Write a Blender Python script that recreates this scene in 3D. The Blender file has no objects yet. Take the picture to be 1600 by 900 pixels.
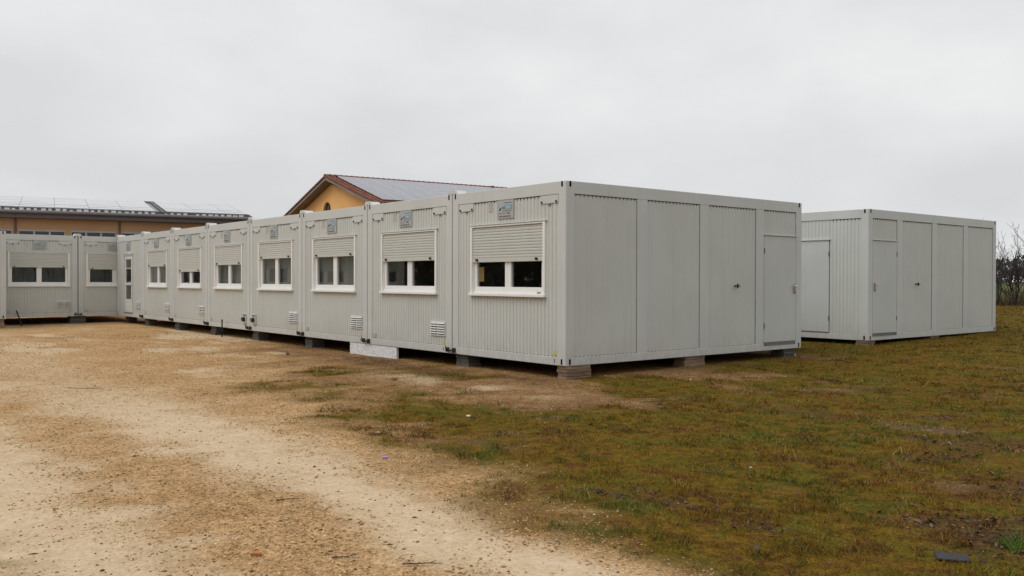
import bpy, bmesh, math, random
import numpy as np
from mathutils import Vector, Matrix

random.seed(7)
rng = np.random.default_rng(11)
scene = bpy.context.scene
COL = scene.collection

# ------------------------------------------------------------------ camera, sky, sun, exposure
CAM = Vector((9.96, -9.077, 1.308))
YAW, PITCH, ROLL = -0.8924, -0.0092, 0.0023
F = Vector((math.cos(PITCH) * math.sin(YAW), math.cos(PITCH) * math.cos(YAW), math.sin(PITCH)))
R0 = Vector((math.cos(YAW), -math.sin(YAW), 0))
U0 = R0.cross(F)
R = R0 * math.cos(ROLL) + U0 * math.sin(ROLL)
U = U0 * math.cos(ROLL) - R0 * math.sin(ROLL)
cam = bpy.data.cameras.new('camera')
camo = bpy.data.objects.new('camera', cam)
COL.objects.link(camo)
M = Matrix((R, U, -F)).transposed().to_4x4()
M.translation = CAM
camo.matrix_world = M
cam.sensor_width = 36.0
cam.lens = 1395.02 / 1600 * 36
cam.clip_start = 0.1
cam.clip_end = 3000
scene.camera = camo

SUN_EL, SUN_AZ = math.radians(57), math.radians(200)       # azimuth clockwise from +y
world = bpy.data.worlds.new('World')
scene.world = world
world.use_nodes = True
wn = world.node_tree
wn.nodes.clear()


def nd(nt, typ, **kw):
    n = nt.nodes.new(typ)
    for k, v in kw.items():
        if k.startswith('i_'):
            n.inputs[k[2:].replace('_', ' ')].default_value = v
        else:
            setattr(n, k, v)
    return n


out = nd(wn, 'ShaderNodeOutputWorld')
bg = nd(wn, 'ShaderNodeBackground')
bg.inputs[1].default_value = 0.12
sky = nd(wn, 'ShaderNodeTexSky')
sky.sky_type = 'NISHITA'
sky.sun_disc = False
sky.sun_elevation = SUN_EL
sky.sun_rotation = SUN_AZ
sky.dust_density = 5.0
sky.air_density = 1.0
hsv = nd(wn, 'ShaderNodeHueSaturation')
hsv.inputs['Saturation'].default_value = 0.12
wn.links.new(sky.outputs[0], hsv.inputs['Color'])
tc = nd(wn, 'ShaderNodeTexCoord')
mp = nd(wn, 'ShaderNodeMapping')
mp.inputs['Scale'].default_value = (1.0, 1.0, 2.2)
mp.inputs['Location'].default_value = (3.1, 1.7, 0.4)
wn.links.new(tc.outputs['Generated'], mp.inputs[0])
ns = nd(wn, 'ShaderNodeTexNoise')
ns.inputs['Scale'].default_value = 2.6
ns.inputs['Detail'].default_value = 5
ns.inputs['Roughness'].default_value = 0.5
wn.links.new(mp.outputs[0], ns.inputs['Vector'])
cr = nd(wn, 'ShaderNodeValToRGB')
cr.color_ramp.elements[0].position = 0.36
cr.color_ramp.elements[0].color = (6.05, 6.15, 6.27, 1)
cr.color_ramp.elements[1].position = 0.64
cr.color_ramp.elements[1].color = (7.40, 7.43, 7.46, 1)
wn.links.new(ns.outputs[0], cr.inputs[0])
mx = nd(wn, 'ShaderNodeMixRGB')
mx.inputs[0].default_value = 0.9                            # the cloud sheet hides most of the clear sky
wn.links.new(hsv.outputs[0], mx.inputs[1])
wn.links.new(cr.outputs[0], mx.inputs[2])
wn.links.new(mx.outputs[0], bg.inputs[0])
wn.links.new(bg.outputs[0], out.inputs[0])

sun = bpy.data.lights.new('sun', 'SUN')
sun.energy = 1.4
sun.angle = math.radians(40)
sun.color = (1.0, 0.985, 0.96)
suno = bpy.data.objects.new('sun', sun)
COL.objects.link(suno)
sd = Vector((math.cos(SUN_EL) * math.sin(SUN_AZ), math.cos(SUN_EL) * math.cos(SUN_AZ), math.sin(SUN_EL)))
suno.rotation_euler = sd.to_track_quat('Z', 'Y').to_euler()
suno.location = (0, 0, 40)

vs = scene.view_settings
vs.view_transform = 'Standard'
vs.look = 'None'
vs.exposure = 0.0
vs.gamma = 1.0
vs.use_curve_mapping = False
scene.cycles.max_bounces = 8
scene.cycles.transparent_max_bounces = 12


# ------------------------------------------------------------------ noise and ground height (numpy)
def _hash(ix, iy, s):
    h = (ix.astype(np.int64) * 374761393 + iy.astype(np.int64) * 668265263 + s * 1442695041) & 0x7fffffff
    h = ((h ^ (h >> 13)) * 1274126177) & 0x7fffffff
    return ((h ^ (h >> 16)) & 0xffff) / 65535.0


def vnoise(x, y, s=0):
    ix, iy = np.floor(x), np.floor(y)
    fx, fy = x - ix, y - iy
    fx = fx * fx * (3 - 2 * fx)
    fy = fy * fy * (3 - 2 * fy)
    a, b = _hash(ix, iy, s), _hash(ix + 1, iy, s)
    c, d = _hash(ix, iy + 1, s), _hash(ix + 1, iy + 1, s)
    return (a * (1 - fx) + b * fx) * (1 - fy) + (c * (1 - fx) + d * fx) * fy


def fbm(x, y, s=0, o=4):
    v, a, t = 0, 1.0, 0
    for i in range(o):
        v = v + a * vnoise(x * 2 ** i + 17.3 * i, y * 2 ** i + 9.1 * i, s + i)
        t += a
        a *= 0.5
    return v / t


def sst(a, b, x):
    t = np.clip((x - a) / (b - a), 0, 1)
    return t * t * (3 - 2 * t)


def zbase(x, y):
    x, y = np.asarray(x, float), np.asarray(y, float)
    b = np.interp(y, [-60, -9, 0, 3, 6, 8.7, 14.5, 25, 60, 400], [-.33, -.26, -.195, -.165, -.155, -.07, .0, .04, .06, .1])
    dx = -.055 * sst(0, -9, x) * (1 - sst(2, 9, y)) * sst(-30, -6, y)
    return b + dx


def zg(x, y):
    x, y = np.asarray(x, float), np.asarray(y, float)
    near = 1 - sst(25, 50, np.hypot(x - 5, y + 4))
    wob = (fbm(x * .7, y * .7, 3, 3) - .5) * .05 + (fbm(x * 3.1, y * 3.1, 8, 3) - .5) * .022
    under = sst(-.5, .6, y) * sst(.5, -.6, x) * sst(-31, -24, x) * sst(16, 14, y)
    return zbase(x, y) + wob * near * (1 - .8 * under)


def masks(x, y):
    """sand, pale wheel strip, grass cover, leaf litter"""
    e = np.interp(x, [-30, -24, -16, -11, -4.85, -1.7, .88, 3.17, 4.84, 6.0, 6.86, 8, 12, 30],
                  [4, 4, 2.2, -.5, -2.8, -3.8, -4.3, -4.72, -5.12, -5.35, -5.5, -5.75, -7, -16])
    wd = np.interp(x, [-10, -3, 2, 7], [1.9, 1.4, .95, .45])
    n1 = fbm(x * .9, y * .9, 21, 4) - .5
    n2 = fbm(x * 3.2, y * 3.2, 31, 4) - .5
    d = y - e + n1 * 2.0 * wd + n2 * .9 * wd
    soil = sst(-.5, .9, d / wd)
    sand = 1 - soil
    cover = np.interp(x, [-14, -10, -6, -1, 2, 5, 8], [.0, .04, .22, .42, .66, .88, .93])
    cover = np.maximum(cover, 1.05 * sst(3, 9, y))
    pn = fbm(x * .55 + 4, y * .85, 41, 3) * .62 + fbm(x * 2.6, y * 3.2, 51, 4) * .38
    grass = sst(.60, .44, pn + (.5 - cover) * .55) * soil
    tramp = np.exp(-(((y + 1.55) / .42) ** 2)) * sst(-4.5, -2.5, x) * sst(2.2, .2, x)      # trodden pale strip in front of the row
    grass = grass * (1 - .8 * tramp)
    moss = np.exp(-(((x - 4.3) / .5) ** 2 + ((y + 8.35) / .25) ** 2)) * sst(.45, .6, vnoise(x * 9, y * 9, 5))
    grass = np.maximum(grass, .9 * moss)
    pr = np.exp(-((y + np.interp(x, [-20, -4, 0, 4, 7], [5.0, 6.0, 5.95, 5.85, 6.05]) + n1 * .5) / np.interp(x, [-12, 0, 5], [1.0, .62, .46])) ** 2)
    pl = np.exp(-((y + 7.95 + n1 * .5) / .60) ** 2)
    pale = np.clip(np.maximum(pr, pl) * 1.15 + n2 * 1.3 - .14, 0, .92) * sand
    pale = pale * (1 - .72 * sst(1.0, -5, x))
    pale = np.maximum(pale, sst(.60, .70, fbm(x * .4, y * 1.1, 77, 4)) * sand * .55 * sst(0, -6, x))
    pale = np.maximum(pale, tramp * .75 * sst(.35, .6, fbm(x * 2, y * 2, 61, 3)))
    leaf = np.exp(-((y + .55) / .55) ** 2) * sst(-11, -8, x) * sst(1.0, -.6, x) * sst(.35, .62, fbm(x * 1.3, y * 2.5, 91, 4))
    leaf = np.maximum(leaf, 1.3 * np.maximum(np.exp(-((np.hypot((x - 7.75) / .50, (y + 3.35) / .45)) ** 2)), np.exp(-((np.hypot((x - 7.55) / .55, (y + 2.0) / .55)) ** 2))) * sst(.30, .5, fbm(x * 2.1, y * 2.1, 95, 4)))
    leaf = np.maximum(leaf, .6 * soil * sst(2, 5, x) * sst(.63, .74, fbm(x * 1.1, y * 1.6, 99, 4)))
    return sand, pale, grass, leaf


# ------------------------------------------------------------------ materials
MATS = {}


def ramp(nt, src, stops):
    r = nd(nt, 'ShaderNodeValToRGB')
    e = r.color_ramp.elements
    while len(e) < len(stops):
        e.new(0.5)
    for el, (p, c) in zip(e, stops):
        el.position = p
        el.color = (*c, 1) if len(c) == 3 else c
    nt.links.new(src, r.inputs[0])
    return r.outputs[0]


def mixc(nt, fac, a, b, mode='MIX'):
    m = nd(nt, 'ShaderNodeMixRGB')
    m.blend_type = mode
    for i, v in zip((0, 1, 2), (fac, a, b)):
        if hasattr(v, 'links') or hasattr(v, 'is_linked'):
            nt.links.new(v, m.inputs[i])
        elif i == 0:
            m.inputs[0].default_value = v
        else:
            m.inputs[i].default_value = (*v, 1)
    return m.outputs[0]


def noise(nt, vec, scale, detail=4, rough=.55, dist=0):
    n = nd(nt, 'ShaderNodeTexNoise')
    n.inputs['Scale'].default_value = scale
    n.inputs['Detail'].default_value = detail
    n.inputs['Roughness'].default_value = rough
    n.inputs['Distortion'].default_value = dist
    if vec is not None:
        nt.links.new(vec, n.inputs['Vector'])
    return n.outputs[0]


def mapped(nt, vec, scale=(1, 1, 1), loc=(0, 0, 0)):
    m = nd(nt, 'ShaderNodeMapping')
    m.inputs['Scale'].default_value = scale
    m.inputs['Location'].default_value = loc
    nt.links.new(vec, m.inputs[0])
    return m.outputs[0]


def math_(nt, op, a, b=None):
    m = nd(nt, 'ShaderNodeMath')
    m.operation = op
    for i, v in enumerate((a, b)):
        if v is None:
            continue
        if hasattr(v, 'is_linked'):
            nt.links.new(v, m.inputs[i])
        else:
            m.inputs[i].default_value = v
    return m.outputs[0]


def mat(name, color=None, rough=.5, spec=.5, metal=0., var=.12, vscale=3., bump=0., bscale=40.):
    m = bpy.data.materials.new(name)
    m.use_nodes = True
    nt = m.node_tree
    b = nt.nodes['Principled BSDF']
    b.inputs['Roughness'].default_value = rough
    b.inputs['Specular IOR Level'].default_value = spec
    b.inputs['Metallic'].default_value = metal
    if color is not None:
        geo = nd(nt, 'ShaderNodeNewGeometry')
        n = noise(nt, geo.outputs['Position'], vscale, 5)
        lo = tuple(c * (1 - var) for c in color)
        hi = tuple(min(1, c * (1 + var)) for c in color)
        nt.links.new(ramp(nt, n, [(.3, lo), (.7, hi)]), b.inputs['Base Color'])
        if bump:
            n2 = noise(nt, geo.outputs['Position'], bscale, 4)
            bp = nd(nt, 'ShaderNodeBump')
            bp.inputs['Strength'].default_value = bump
            bp.inputs['Distance'].default_value = .01
            nt.links.new(n2, bp.inputs['Height'])
            nt.links.new(bp.outputs[0], b.inputs['Normal'])
    MATS[name] = m
    return m


def paint(name, color, rough=.42):
    """painted sheet steel: faint blotches, run-off streaks and splashed dirt near the ground"""
    m = bpy.data.materials.new(name)
    m.use_nodes = True
    nt = m.node_tree
    b = nt.nodes['Principled BSDF']
    geo = nd(nt, 'ShaderNodeNewGeometry')
    pos = geo.outputs['Position']
    n = noise(nt, pos, 1.1, 5)
    c = ramp(nt, n, [(.3, tuple(v * .95 for v in color)), (.7, tuple(v * 1.04 for v in color))])
    st = noise(nt, mapped(nt, pos, (22, 22, .55)), 1.0, 4, .6)
    c = mixc(nt, ramp(nt, st, [(.52, (0, 0, 0)), (.80, (.34, .34, .34))]), c, (color[0] * .74, color[1] * .72, color[2] * .66))
    sep = nd(nt, 'ShaderNodeSeparateXYZ')
    nt.links.new(pos, sep.inputs[0])
    sp = noise(nt, mapped(nt, pos, (9, 9, 5)), 1.0, 6, .7)
    mr = nd(nt, 'ShaderNodeMapRange')
    mr.inputs[1].default_value = .42
    mr.inputs[2].default_value = .02
    nt.links.new(sep.outputs[2], mr.inputs[0])
    fac = math_(nt, 'MULTIPLY', mr.outputs[0], ramp(nt, sp, [(.38, (.02, .02, .02)), (.75, (.42, .42, .42))]))
    c = mixc(nt, fac, c, (.33, .25, .16))
    nt.links.new(c, b.inputs['Base Color'])
    r2 = ramp(nt, noise(nt, pos, 3.5, 3), [(.3, (rough - .07,) * 3), (.7, (rough + .1,) * 3)])
    nt.links.new(r2, b.inputs['Roughness'])
    b.inputs['Specular IOR Level'].default_value = .4
    bp = nd(nt, 'ShaderNodeBump')
    bp.inputs['Strength'].default_value = .05
    bp.inputs['Distance'].default_value = .05
    nt.links.new(noise(nt, pos, 1.6, 2), bp.inputs['Height'])
    nt.links.new(bp.outputs[0], b.inputs['Normal'])
    MATS[name] = m
    return m


paint('container_paint', (.556, .574, .556))
paint('panel_paint', (.542, .558, .526), .48)
paint('door_paint', (.535, .553, .542), .38)
mat('white_plastic', (.80, .80, .78), .35, .5, var=.03)
mat('shutter_slats', (.535, .545, .50), .4, .4, var=.03)
mat('black_plastic', (.012, .012, .012), .45)
mat('shadow_dark', (.05, .05, .048), .8, .2)  # near-black for the painted recess shadow lines and gap dashes
mat('dark_gap', (.006, .006, .006), .8, .1)
mat('galvanised', (.62, .63, .62), .42, .5, metal=.35, var=.12, vscale=14)
mat('dark_steel', (.03, .03, .032), .5, .5, metal=.3)
mat('threshold_grey', (.14, .145, .14), .6)
mat('sign_grey', (.40, .41, .40), .35, .5, var=.04)
mat('sign_black', (.03, .03, .035), .5)
mat('sign_blue', (.16, .36, .47), .5, var=.05)
mat('sign_pale', (.62, .66, .68), .5, var=.03)
mat('yellow_sticker', (.62, .50, .05), .5, var=.1, vscale=40)
mat('red_label', (.42, .10, .08), .5)
mat('lever_metal', (.70, .70, .67), .3, .5, metal=.4)
mat('interior_white', (.55, .55, .53), .7, .2, var=.03)
mat('interior_floor', (.16, .15, .14), .5, .3)
mat('blind_grey', (.27, .27, .255), .7, .2, var=.04)
mat('raw_board', (.60, .38, .14), .6, .3, var=.15, vscale=8)
mat('orange_plaster', (.44, .285, .170), .8, .2, var=.06, vscale=.8, bump=.15)
mat('yellow_plaster', (.86, .49, .185), .8, .2, var=.05, vscale=.7, bump=.15)
mat('soffit_brown', (.25, .21, .185), .7, .2, var=.15)
mat('fascia_grey', (.115, .10, .105), .55, .4, var=.1)
mat('clay_tile', (.200, .074, .044), .7, .3, var=.45, vscale=5, bump=.3)
mat('roof_sheet', (.16, .165, .17), .4, .5, var=.1)
mat('white_metal', (.72, .73, .73), .4, .5, var=.05)
mat('window_frame_grey', (.40, .40, .41), .5, .4, var=.06)
mat('arch_dark', (.018, .03, .028), .25, .5)
mat('bark', (.055, .042, .034), .9, .2, var=.3, vscale=20)
mat('hazy_twigs', (.085, .085, .090), .95, .1, var=.25, vscale=.4)  # distance haze is put into this grey
mat('wood_stake', (.022, .02, .02), .8, .2)
mat('brick', (.40, .15, .05), .85, .2, var=.35, vscale=40, bump=.6, bscale=90)
mat('slate_grey', (.055, .053, .060), .9, .08, var=.15, vscale=30, bump=.3)
mat('white_stone', (.66, .58, .52), .8, .2, var=.15, vscale=30)
mat('litter_purple', (.36, .26, .50), .5, .3, var=.4, vscale=60)
mat('litter_white', (.5, .5, .48), .5, .3, var=.1)


def mat_glass(name, tint, refl=1.0):
    m = bpy.data.materials.new(name)
    m.use_nodes = True
    nt = m.node_tree
    nt.nodes.clear()
    o = nd(nt, 'ShaderNodeOutputMaterial')
    t = nd(nt, 'ShaderNodeBsdfTransparent')
    t.inputs[0].default_value = (*tint, 1)
    g = nd(nt, 'ShaderNodeBsdfGlossy')
    g.inputs['Roughness'].default_value = .015
    g.inputs[0].default_value = (.95, .97, .97, 1)
    geo = nd(nt, 'ShaderNodeNewGeometry')
    dt = nd(nt, 'ShaderNodeVectorMath')
    dt.operation = 'DOT_PRODUCT'
    nt.links.new(geo.outputs['Normal'], dt.inputs[0])
    nt.links.new(geo.outputs['Incoming'], dt.inputs[1])
    c = math_(nt, 'SUBTRACT', 1.0, math_(nt, 'ABSOLUTE', dt.outputs['Value']))
    fr = math_(nt, 'ADD', math_(nt, 'MULTIPLY', math_(nt, 'POWER', c, 5.0), .955), .045)
    ms = nd(nt, 'ShaderNodeMixShader')
    nt.links.new(math_(nt, 'MULTIPLY', fr, refl), ms.inputs[0])
    nt.links.new(t.outputs[0], ms.inputs[1])
    nt.links.new(g.outputs[0], ms.inputs[2])
    nt.links.new(ms.outputs[0], o.inputs[0])
    MATS[name] = m


mat_glass('window_glass', (.80, .82, .81), 1.0)


def mat_dark_glass():
    m = mat('dark_glass', (.012, .016, .022), .05, .6, var=.1)
    return m


mat_dark_glass()


def mat_pv(name, cell, line):
    m = mat(name, cell, .16, .55, var=.08, vscale=.6)
    return m


mat_pv('solar_cells', (.125, .125, .17), None)
mat('hall_panels', (.52, .53, .55), .25, .6, var=.06, vscale=.6)
mat('panel_rim', (.66, .67, .69), .4, .5, metal=.4)


def mat_slabs(name, c1, c2, wood):
    m = bpy.data.materials.new(name)
    m.use_nodes = True
    nt = m.node_tree
    b = nt.nodes['Principled BSDF']
    geo = nd(nt, 'ShaderNodeNewGeometry')
    oi = nd(nt, 'ShaderNodeObjectInfo')
    sc = (3, 3, 30) if wood else (14, 14, 14)
    n = noise(nt, mapped(nt, geo.outputs['Position'], sc), 1.5, 6, .65)
    c = ramp(nt, n, [(.3, c1), (.72, c2)])
    c = mixc(nt, 1.0, c, ramp(nt, oi.outputs['Random'], [(0, (.72, .68, .64)), (1, (1.1, 1.08, 1.05))]), 'MULTIPLY')
    nt.links.new(c, b.inputs['Base Color'])
    b.inputs['Roughness'].default_value = .9
    bp = nd(nt, 'ShaderNodeBump')
    bp.inputs['Strength'].default_value = .5
    bp.inputs['Distance'].default_value = .01
    nt.links.new(n, bp.inputs['Height'])
    nt.links.new(bp.outputs[0], b.inputs['Normal'])
    MATS[name] = m


mat_slabs('weathered_timber', (.15, .098, .064), (.40, .295, .205), True)
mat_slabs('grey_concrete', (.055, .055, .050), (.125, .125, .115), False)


def mat_speckle():
    m = bpy.data.materials.new('speckled_foam')
    m.use_nodes = True
    nt = m.node_tree
    b = nt.nodes['Principled BSDF']
    geo = nd(nt, 'ShaderNodeNewGeometry')
    v = nd(nt, 'ShaderNodeTexVoronoi')
    v.inputs['Scale'].default_value = 62
    nt.links.new(geo.outputs['Position'], v.inputs['Vector'])
    sep = nd(nt, 'ShaderNodeSeparateColor')
    nt.links.new(v.outputs['Color'], sep.inputs[0])
    c = ramp(nt, sep.outputs[0], [(0, (.40, .42, .46)), (.18, (.50, .52, .56)), (.25, (.80, .80, .79)), (1, (.66, .67, .68))])
    nt.links.new(c, b.inputs['Base Color'])
    b.inputs['Roughness'].default_value = .8
    MATS['speckled_foam'] = m


mat_speckle()


def mat_tint(name, rough=.8, trans=0.0, attr='tint'):
    m = bpy.data.materials.new(name)
    m.use_nodes = True
    nt = m.node_tree
    b = nt.nodes['Principled BSDF']
    a = nd(nt, 'ShaderNodeAttribute')
    a.attribute_name = attr
    nt.links.new(a.outputs['Color'], b.inputs['Base Color'])
    b.inputs['Roughness'].default_value = rough
    b.inputs['Specular IOR Level'].default_value = .08
    MATS[name] = m


mat_tint('grass_blades', .7)
mat_tint('gravel_stones', .85)
mat_tint('dead_leaves', .75)


def mat_ground():
    m = bpy.data.materials.new('ground_mix')
    m.use_nodes = True
    nt = m.node_tree
    b = nt.nodes['Principled BSDF']
    geo = nd(nt, 'ShaderNodeNewGeometry')
    pos = geo.outputs['Position']
    at = nd(nt, 'ShaderNodeAttribute')
    at.attribute_name = 'mix'
    sep = nd(nt, 'ShaderNodeSeparateColor')
    nt.links.new(at.outputs['Color'], sep.inputs[0])
    sand, pale, grass, leaf = sep.outputs[0], sep.outputs[1], sep.outputs[2], at.outputs['Alpha']
    big = noise(nt, pos, .8, 5, .6)
    mid = noise(nt, pos, 7, 6, .65)
    fine = noise(nt, pos, 55, 5, .7)
    v1 = nd(nt, 'ShaderNodeTexVoronoi')
    v1.inputs['Scale'].default_value = 62
    nt.links.new(pos, v1.inputs['Vector'])
    v2 = nd(nt, 'ShaderNodeTexVoronoi')
    v2.inputs['Scale'].default_value = 150
    nt.links.new(pos, v2.inputs['Vector'])
    # crushed limestone of the track
    grav = ramp(nt, big, [(.3, (.435, .262, .120)), (.55, (.520, .338, .172)), (.75, (.565, .395, .220))])
    s1 = nd(nt, 'ShaderNodeSeparateColor')
    nt.links.new(v1.outputs['Color'], s1.inputs[0])
    s2 = nd(nt, 'ShaderNodeSeparateColor')
    nt.links.new(v2.outputs['Color'], s2.inputs[0])
    grav = mixc(nt, .85, grav, ramp(nt, s1.outputs[0], [(0, (.62, .58, .54)), (.5, (1, 1, 1)), (1, (1.28, 1.28, 1.3))]), 'MULTIPLY')
    grav = mixc(nt, .6, grav, ramp(nt, s2.outputs[1], [(0, (.65, .62, .6)), (1, (1.25, 1.25, 1.25))]), 'MULTIPLY')
    grav = mixc(nt, .8, grav, ramp(nt, mid, [(.3, (.72, .69, .64)), (.62, (1.1, 1.1, 1.1))]), 'MULTIPLY')
    grain = ramp(nt, noise(nt, pos, 24, 4, .75), [(.34, (.66, .63, .58)), (.52, (1.0, 1.0, 1.0)), (.68, (1.22, 1.22, 1.22))])
    grav = mixc(nt, .9, grav, grain, 'MULTIPLY')
    palec = ramp(nt, mid, [(.3, (.510, .385, .245)), (.7, (.600, .475, .330))])
    palec = mixc(nt, .5, palec, ramp(nt, fine, [(.35, (.8, .78, .76)), (.65, (1.1, 1.1, 1.1))]), 'MULTIPLY')
    palec = mixc(nt, .45, palec, grain, 'MULTIPLY')
    fp = math_(nt, 'MULTIPLY', pale, ramp(nt, fine, [(.32, (.35,) * 3), (.5, (1,) * 3)]))
    sandc = mixc(nt, fp, grav, palec)
    # trodden brown soil with stones
    soil = ramp(nt, mid, [(.28, (.160, .082, .034)), (.5, (.285, .158, .064)), (.72, (.420, .270, .130))])
    soil = mixc(nt, .8, soil, ramp(nt, s1.outputs[1], [(0, (.5, .48, .45)), (.7, (1.05, 1.05, 1.05)), (.93, (1.25, 1.2, 1.15)), (1, (2.1, 2.0, 1.9))]), 'MULTIPLY')
    soil = mixc(nt, .9, soil, grain, 'MULTIPLY')
    at2 = nd(nt, 'ShaderNodeAttribute')
    at2.attribute_name = 'dark_soil'
    soil = mixc(nt, math_(nt, 'MULTIPLY', at2.outputs['Fac'], ramp(nt, noise(nt, pos, 1.3, 5, .65), [(.33, (.25, .25, .25)), (.5, (.95, .95, .95))])), soil, ramp(nt, fine, [(.3, (.085, .048, .030)), (.7, (.170, .105, .068))]))
    # moss and thin turf
    gn = noise(nt, pos, 2.6, 7, .78, .4)
    turf = ramp(nt, gn, [(.27, (.072, .036, .019)), (.38, (.118, .056, .015)), (.47, (.158, .096, .011)), (.54, (.118, .088, .010)), (.62, (.092, .086, .011)), (.72, (.195, .088, .010))])
    turf = mixc(nt, .85, turf, ramp(nt, fine, [(.34, (.30, .27, .27)), (.66, (1.55, 1.5, 1.35))]), 'MULTIPLY')
    turf = mixc(nt, .9, turf, ramp(nt, noise(nt, pos, 9, 5, .75), [(.33, (.48, .45, .46)), (.5, (1, 1, 1)), (.68, (1.35, 1.35, 1.2))]), 'MULTIPLY')
    leafc = ramp(nt, fine, [(.3, (.030, .016, .012)), (.5, (.085, .042, .026)), (.7, (.155, .085, .050))])
    c = mixc(nt, sand, soil, sandc)
    c = mixc(nt, fp, c, palec)
    c = mixc(nt, grass, c, turf)
    c = mixc(nt, math_(nt, 'MULTIPLY', leaf, .8), c, leafc)
    # meadow beyond the hedge
    sx = nd(nt, 'ShaderNodeSeparateXYZ')
    nt.links.new(pos, sx.inputs[0])
    along = math_(nt, 'ADD', math_(nt, 'MULTIPLY', sx.outputs[0], -.3), sx.outputs[1])
    mr = nd(nt, 'ShaderNodeMapRange')
    mr.inputs[1].default_value = 46
    mr.inputs[2].default_value = 58
    nt.links.new(along, mr.inputs[0])
    mead = ramp(nt, noise(nt, pos, .05, 3), [(.3, (.075, .095, .035)), (.7, (.105, .120, .045))])
    c = mixc(nt, mr.outputs[0], c, mead)
    nt.links.new(c, b.inputs['Base Color'])
    b.inputs['Roughness'].default_value = .95
    b.inputs['Specular IOR Level'].default_value = .06
    hgt = math_(nt, 'ADD', math_(nt, 'MULTIPLY', v1.outputs['Distance'], -.7), math_(nt, 'MULTIPLY', fine, .8))
    hgt = math_(nt, 'ADD', hgt, math_(nt, 'MULTIPLY', mid, 2.0))
    bp = nd(nt, 'ShaderNodeBump')
    bp.inputs['Distance'].default_value = .02
    st = math_(nt, 'SUBTRACT', .75, math_(nt, 'MULTIPLY', pale, .55))
    nt.links.new(st, bp.inputs['Strength'])
    nt.links.new(hgt, bp.inputs['Height'])
    nt.links.new(bp.outputs[0], b.inputs['Normal'])
    MATS['ground_mix'] = m


mat_ground()


# ------------------------------------------------------------------ mesh helpers
class MB:
    def __init__(self):
        self.v, self.f = [], []

    def add(self, vs_, fs):
        o = len(self.v)
        self.v += [tuple(p) for p in vs_]
        self.f += [tuple(i + o for i in f) for f in fs]
        return self

    def box(self, x0, x1, y0, y1, z0, z1, bev=0.):
        x0, x1, y0, y1, z0, z1 = min(x0, x1), max(x0, x1), min(y0, y1), max(y0, y1), min(z0, z1), max(z0, z1)
        if not bev:
            return self.add([(x0, y0, z0), (x1, y0, z0), (x1, y1, z0), (x0, y1, z0), (x0, y0, z1), (x1, y0, z1), (x1, y1, z1), (x0, y1, z1)],
                            [(0, 3, 2, 1), (4, 5, 6, 7), (0, 1, 5, 4), (1, 2, 6, 5), (2, 3, 7, 6), (3, 0, 4, 7)])
        bm = bmesh.new()
        bmesh.ops.create_cube(bm, size=1)
        for v in bm.verts:
            v.co = Vector((x0 if v.co.x < 0 else x1, y0 if v.co.y < 0 else y1, z0 if v.co.z < 0 else z1))
        bmesh.ops.bevel(bm, geom=bm.edges[:], offset=bev, segments=2, affect='EDGES', profile=.5)
        bm.verts.index_update()
        self.add([v.co for v in bm.verts], [[v.index for v in f.verts] for f in bm.faces])
        bm.free()
        return self

    def quad(self, a, b, c, d):
        return self.add([a, b, c, d], [(0, 1, 2, 3)])

    def cyl(self, p0, p1, r0, r1=None, n=12, caps=True):
        r1 = r0 if r1 is None else r1
        p0, p1 = Vector(p0), Vector(p1)
        d = (p1 - p0).normalized()
        a = d.orthogonal().normalized()
        b = d.cross(a)
        vs_ = []
        for p, r in ((p0, r0), (p1, r1)):
            for i in range(n):
                t = 2 * math.pi * i / n
                vs_.append(p + a * (r * math.cos(t)) + b * (r * math.sin(t)))
        fs = [(i, (i + 1) % n, n + (i + 1) % n, n + i) for i in range(n)]
        if caps:
            fs += [tuple(range(n - 1, -1, -1)), tuple(range(n, 2 * n))]
        return self.add(vs_, fs)

    def prism(self, poly, axis, a0, a1):
        """polygon in the two remaining axes, extruded along axis from a0 to a1"""
        n = len(poly)

        def P(p, a):
            return {'x': (a, p[0], p[1]), 'y': (p[0], a, p[1]), 'z': (p[0], p[1], a)}[axis]
        vs_ = [P(p, a0) for p in poly] + [P(p, a1) for p in poly]
        fs = [(i, (i + 1) % n, n + (i + 1) % n, n + i) for i in range(n)] + [tuple(range(n - 1, -1, -1)), tuple(range(n, 2 * n))]
        return self.add(vs_, fs)

    def mesh(self, name, m, smooth=False):
        me = bpy.data.meshes.new(name)
        me.from_pydata(self.v, [], self.f)
        bm = bmesh.new()
        bm.from_mesh(me)
        bmesh.ops.recalc_face_normals(bm, faces=bm.faces[:])
        bm.to_mesh(me)
        bm.free()
        me.materials.append(MATS[m])
        if smooth:
            me.polygons.foreach_set('use_smooth', [True] * len(me.polygons))
        return me

    def build(self, name, m, parent=None, smooth=False):
        return link(name, self.mesh(name, m, smooth), parent)


def link(name, data, parent=None):
    o = bpy.data.objects.new(name, data)
    COL.objects.link(o)
    if parent is not None:
        o.parent = parent
    return o


def tag(o, label=None, cat=None, group=None, kind=None):
    if label:
        if not 4 <= len(label.split()) <= 16:
            print('label length', label)
        o['label'] = label
    if cat:
        o['category'] = cat
    if group:
        o['group'] = group
    if kind or cat:
        o['kind'] = kind or 'thing'
    return o


def thing(name, label, cat, loc=(0, 0, 0), rz=0., group=None):
    o = link(name, None)
    o.location = loc
    o.rotation_euler = (0, 0, rz)
    o.empty_display_size = .2
    return tag(o, label, cat, group)


_TXT = {}


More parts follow.
